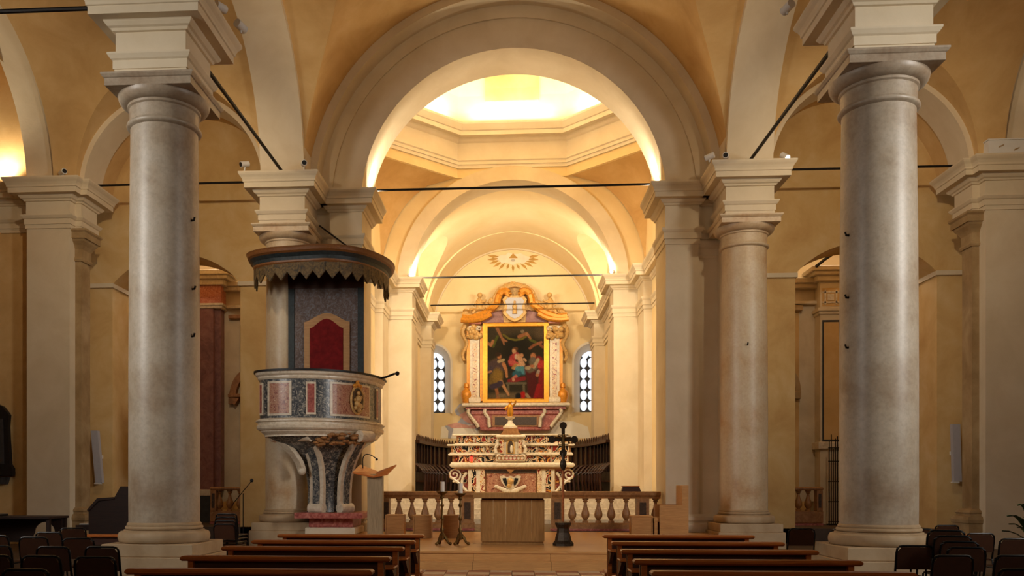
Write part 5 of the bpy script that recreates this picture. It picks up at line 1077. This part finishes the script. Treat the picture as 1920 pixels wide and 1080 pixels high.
# ================================================================= LEFT AISLE ODDS AND ENDS
YO = 19.0
og = thing('organ_console', 'dark wooden electronic organ console behind the near left column', 'organ', (-9.0, YO+.5, 0))
def oq(u, v): return P(u, v, YO)
MB().prism([oq(u, v) for u, v in [(166, 957), (184, 937), (213, 935), (226, 912), (275, 912), (275, 1044), (166, 1044)]], YO, YO+1.1).build('console_case', 'organ_wood', og)
MB().prism([oq(u, v) for u, v in [(164, 956), (183, 934), (214, 932), (214, 936), (185, 939), (166, 959)]], YO-.03, YO+1.13).build('console_lid', 'organ_wood', og)
xk, zk = oq(166, 985); MB().box(xk-.35, xk, YO+.1, YO+1.0, zk-.12, zk).build('keyboard_shelf', 'organ_wood', og); MB().box(xk-.33, xk-.27, YO+.1, YO+.2, 0, zk-.12).build('shelf_leg', 'organ_wood', og)
bk = thing('open_book', 'white open book lying on the organ keyboard shelf', 'book', (xk-.17, YO+.4, zk))
MB().bbox(xk-.34, xk-.175, YO+.25, YO+.55, zk, zk+.03, .006).build('page_block', 'paper', bk); MB().bbox(xk-.165, xk-.0, YO+.25, YO+.55, zk, zk+.03, .006).build('page_block', 'paper', bk)
Yt = 17.2; xr = PX(92, Yt); zt = PZ(969, Yt, -9.5)
tb = thing('dark_table', 'dark wooden table at the far left behind the chairs', 'table', (xr-1.0, Yt+.4, 0))
MB().bbox(xr-2.2, xr, Yt, Yt+.8, zt-.05, zt, .01).build('table_top', 'organ_wood', tb)
for ax in (xr-2.1, xr-.06):
    for ay in (Yt+.05, Yt+.7): MB().box(ax-.03, ax+.04, ay, ay+.07, 0, zt-.05).build('leg', 'organ_wood', tb)
MB().prism([(xr-2.1, zt-.05), (xr-.05, zt-.05), (xr-.05, zt-.3)]+arc(xr-.42, zt-.35, .22, 0, PI, 10)+[(xr-.75, zt-.55), (xr-2.1, zt-.55)], Yt+.6, Yt+.63).build('modesty_panel', 'organ_wood', tb)
MB().bbox(xr-2.2, xr-1.15, Yt+.1, Yt+.5, zt, zt+.05, .01).build('folder', 'black_paint', thing('black_folder', 'black folder lying on the dark table', 'folder', (xr-1.6, Yt+.3, zt)))
xm, ym = PX(456, 20.6), 20.6
mc = thing('microphone_stand', 'black boom microphone stand before the left chapel arch', 'microphone', (xm, ym, 0))
MB().lathe([(0, 0), (.14, 0), (.13, .02), (.02, .03), (0, .03)], xm, ym, 16).build('round_foot', 'black_plastic', mc)
zc = PZ(925, ym, -6.5); MB().tube([(xm, ym, .03), (xm, ym, zc)], .012, 6).build('pole', 'black_tube', mc)
MB().tube([(PX(434, ym), ym, PZ(948, ym, -6.5)), (PX(470, ym), ym, PZ(904, ym, -6.5))], .010, 6).build('boom', 'black_tube', mc)
MB().ball((PX(472, ym), ym, PZ(901, ym, -6.5)), .045, 10, 8).build('microphone_head', 'black_plastic', mc)
# plant at the right edge
xp, yp = PX(1950, 15.5), 15.5
pl = thing('potted_plant', 'green leafy plant cut by the right edge of the picture', 'plant', (xp, yp, 0))
MB().lathe([(0, 0), (.2, 0), (.26, .45), (.28, .48), (.24, .5), (.22, .42), (0, .42)], xp, yp, 18).build('pot', 'tile_red', pl)
for k in range(14):
    a = k*2.4; L = .5+.12*math.sin(k); h0 = .9+.35*math.cos(k*1.7); d = Vector((math.cos(a), math.sin(a)))
    if k == 0: d = Vector((-1, -.2)); L = .60; h0 = .95
    if k == 1: d = Vector((-.9, .3)); L = .48; h0 = .75
    sd = Vector((-d.y, d.x)); rr = []
    for j in range(6):
        t = j/5; w = .085*math.sin(PI*min(.97, t*.85+.1)); c = Vector((xp, yp))+d*L*t; z = .45+(h0-.2)*math.sin(t*1.9)*.75+.1*t
        rr.append([(c.x+sd.x*w, c.y+sd.y*w, z), (c.x, c.y, z-.02), (c.x-sd.x*w, c.y-sd.y*w, z)])
    MB().rings(rr, False, False, False, True).build('leaf', 'leaf', pl)
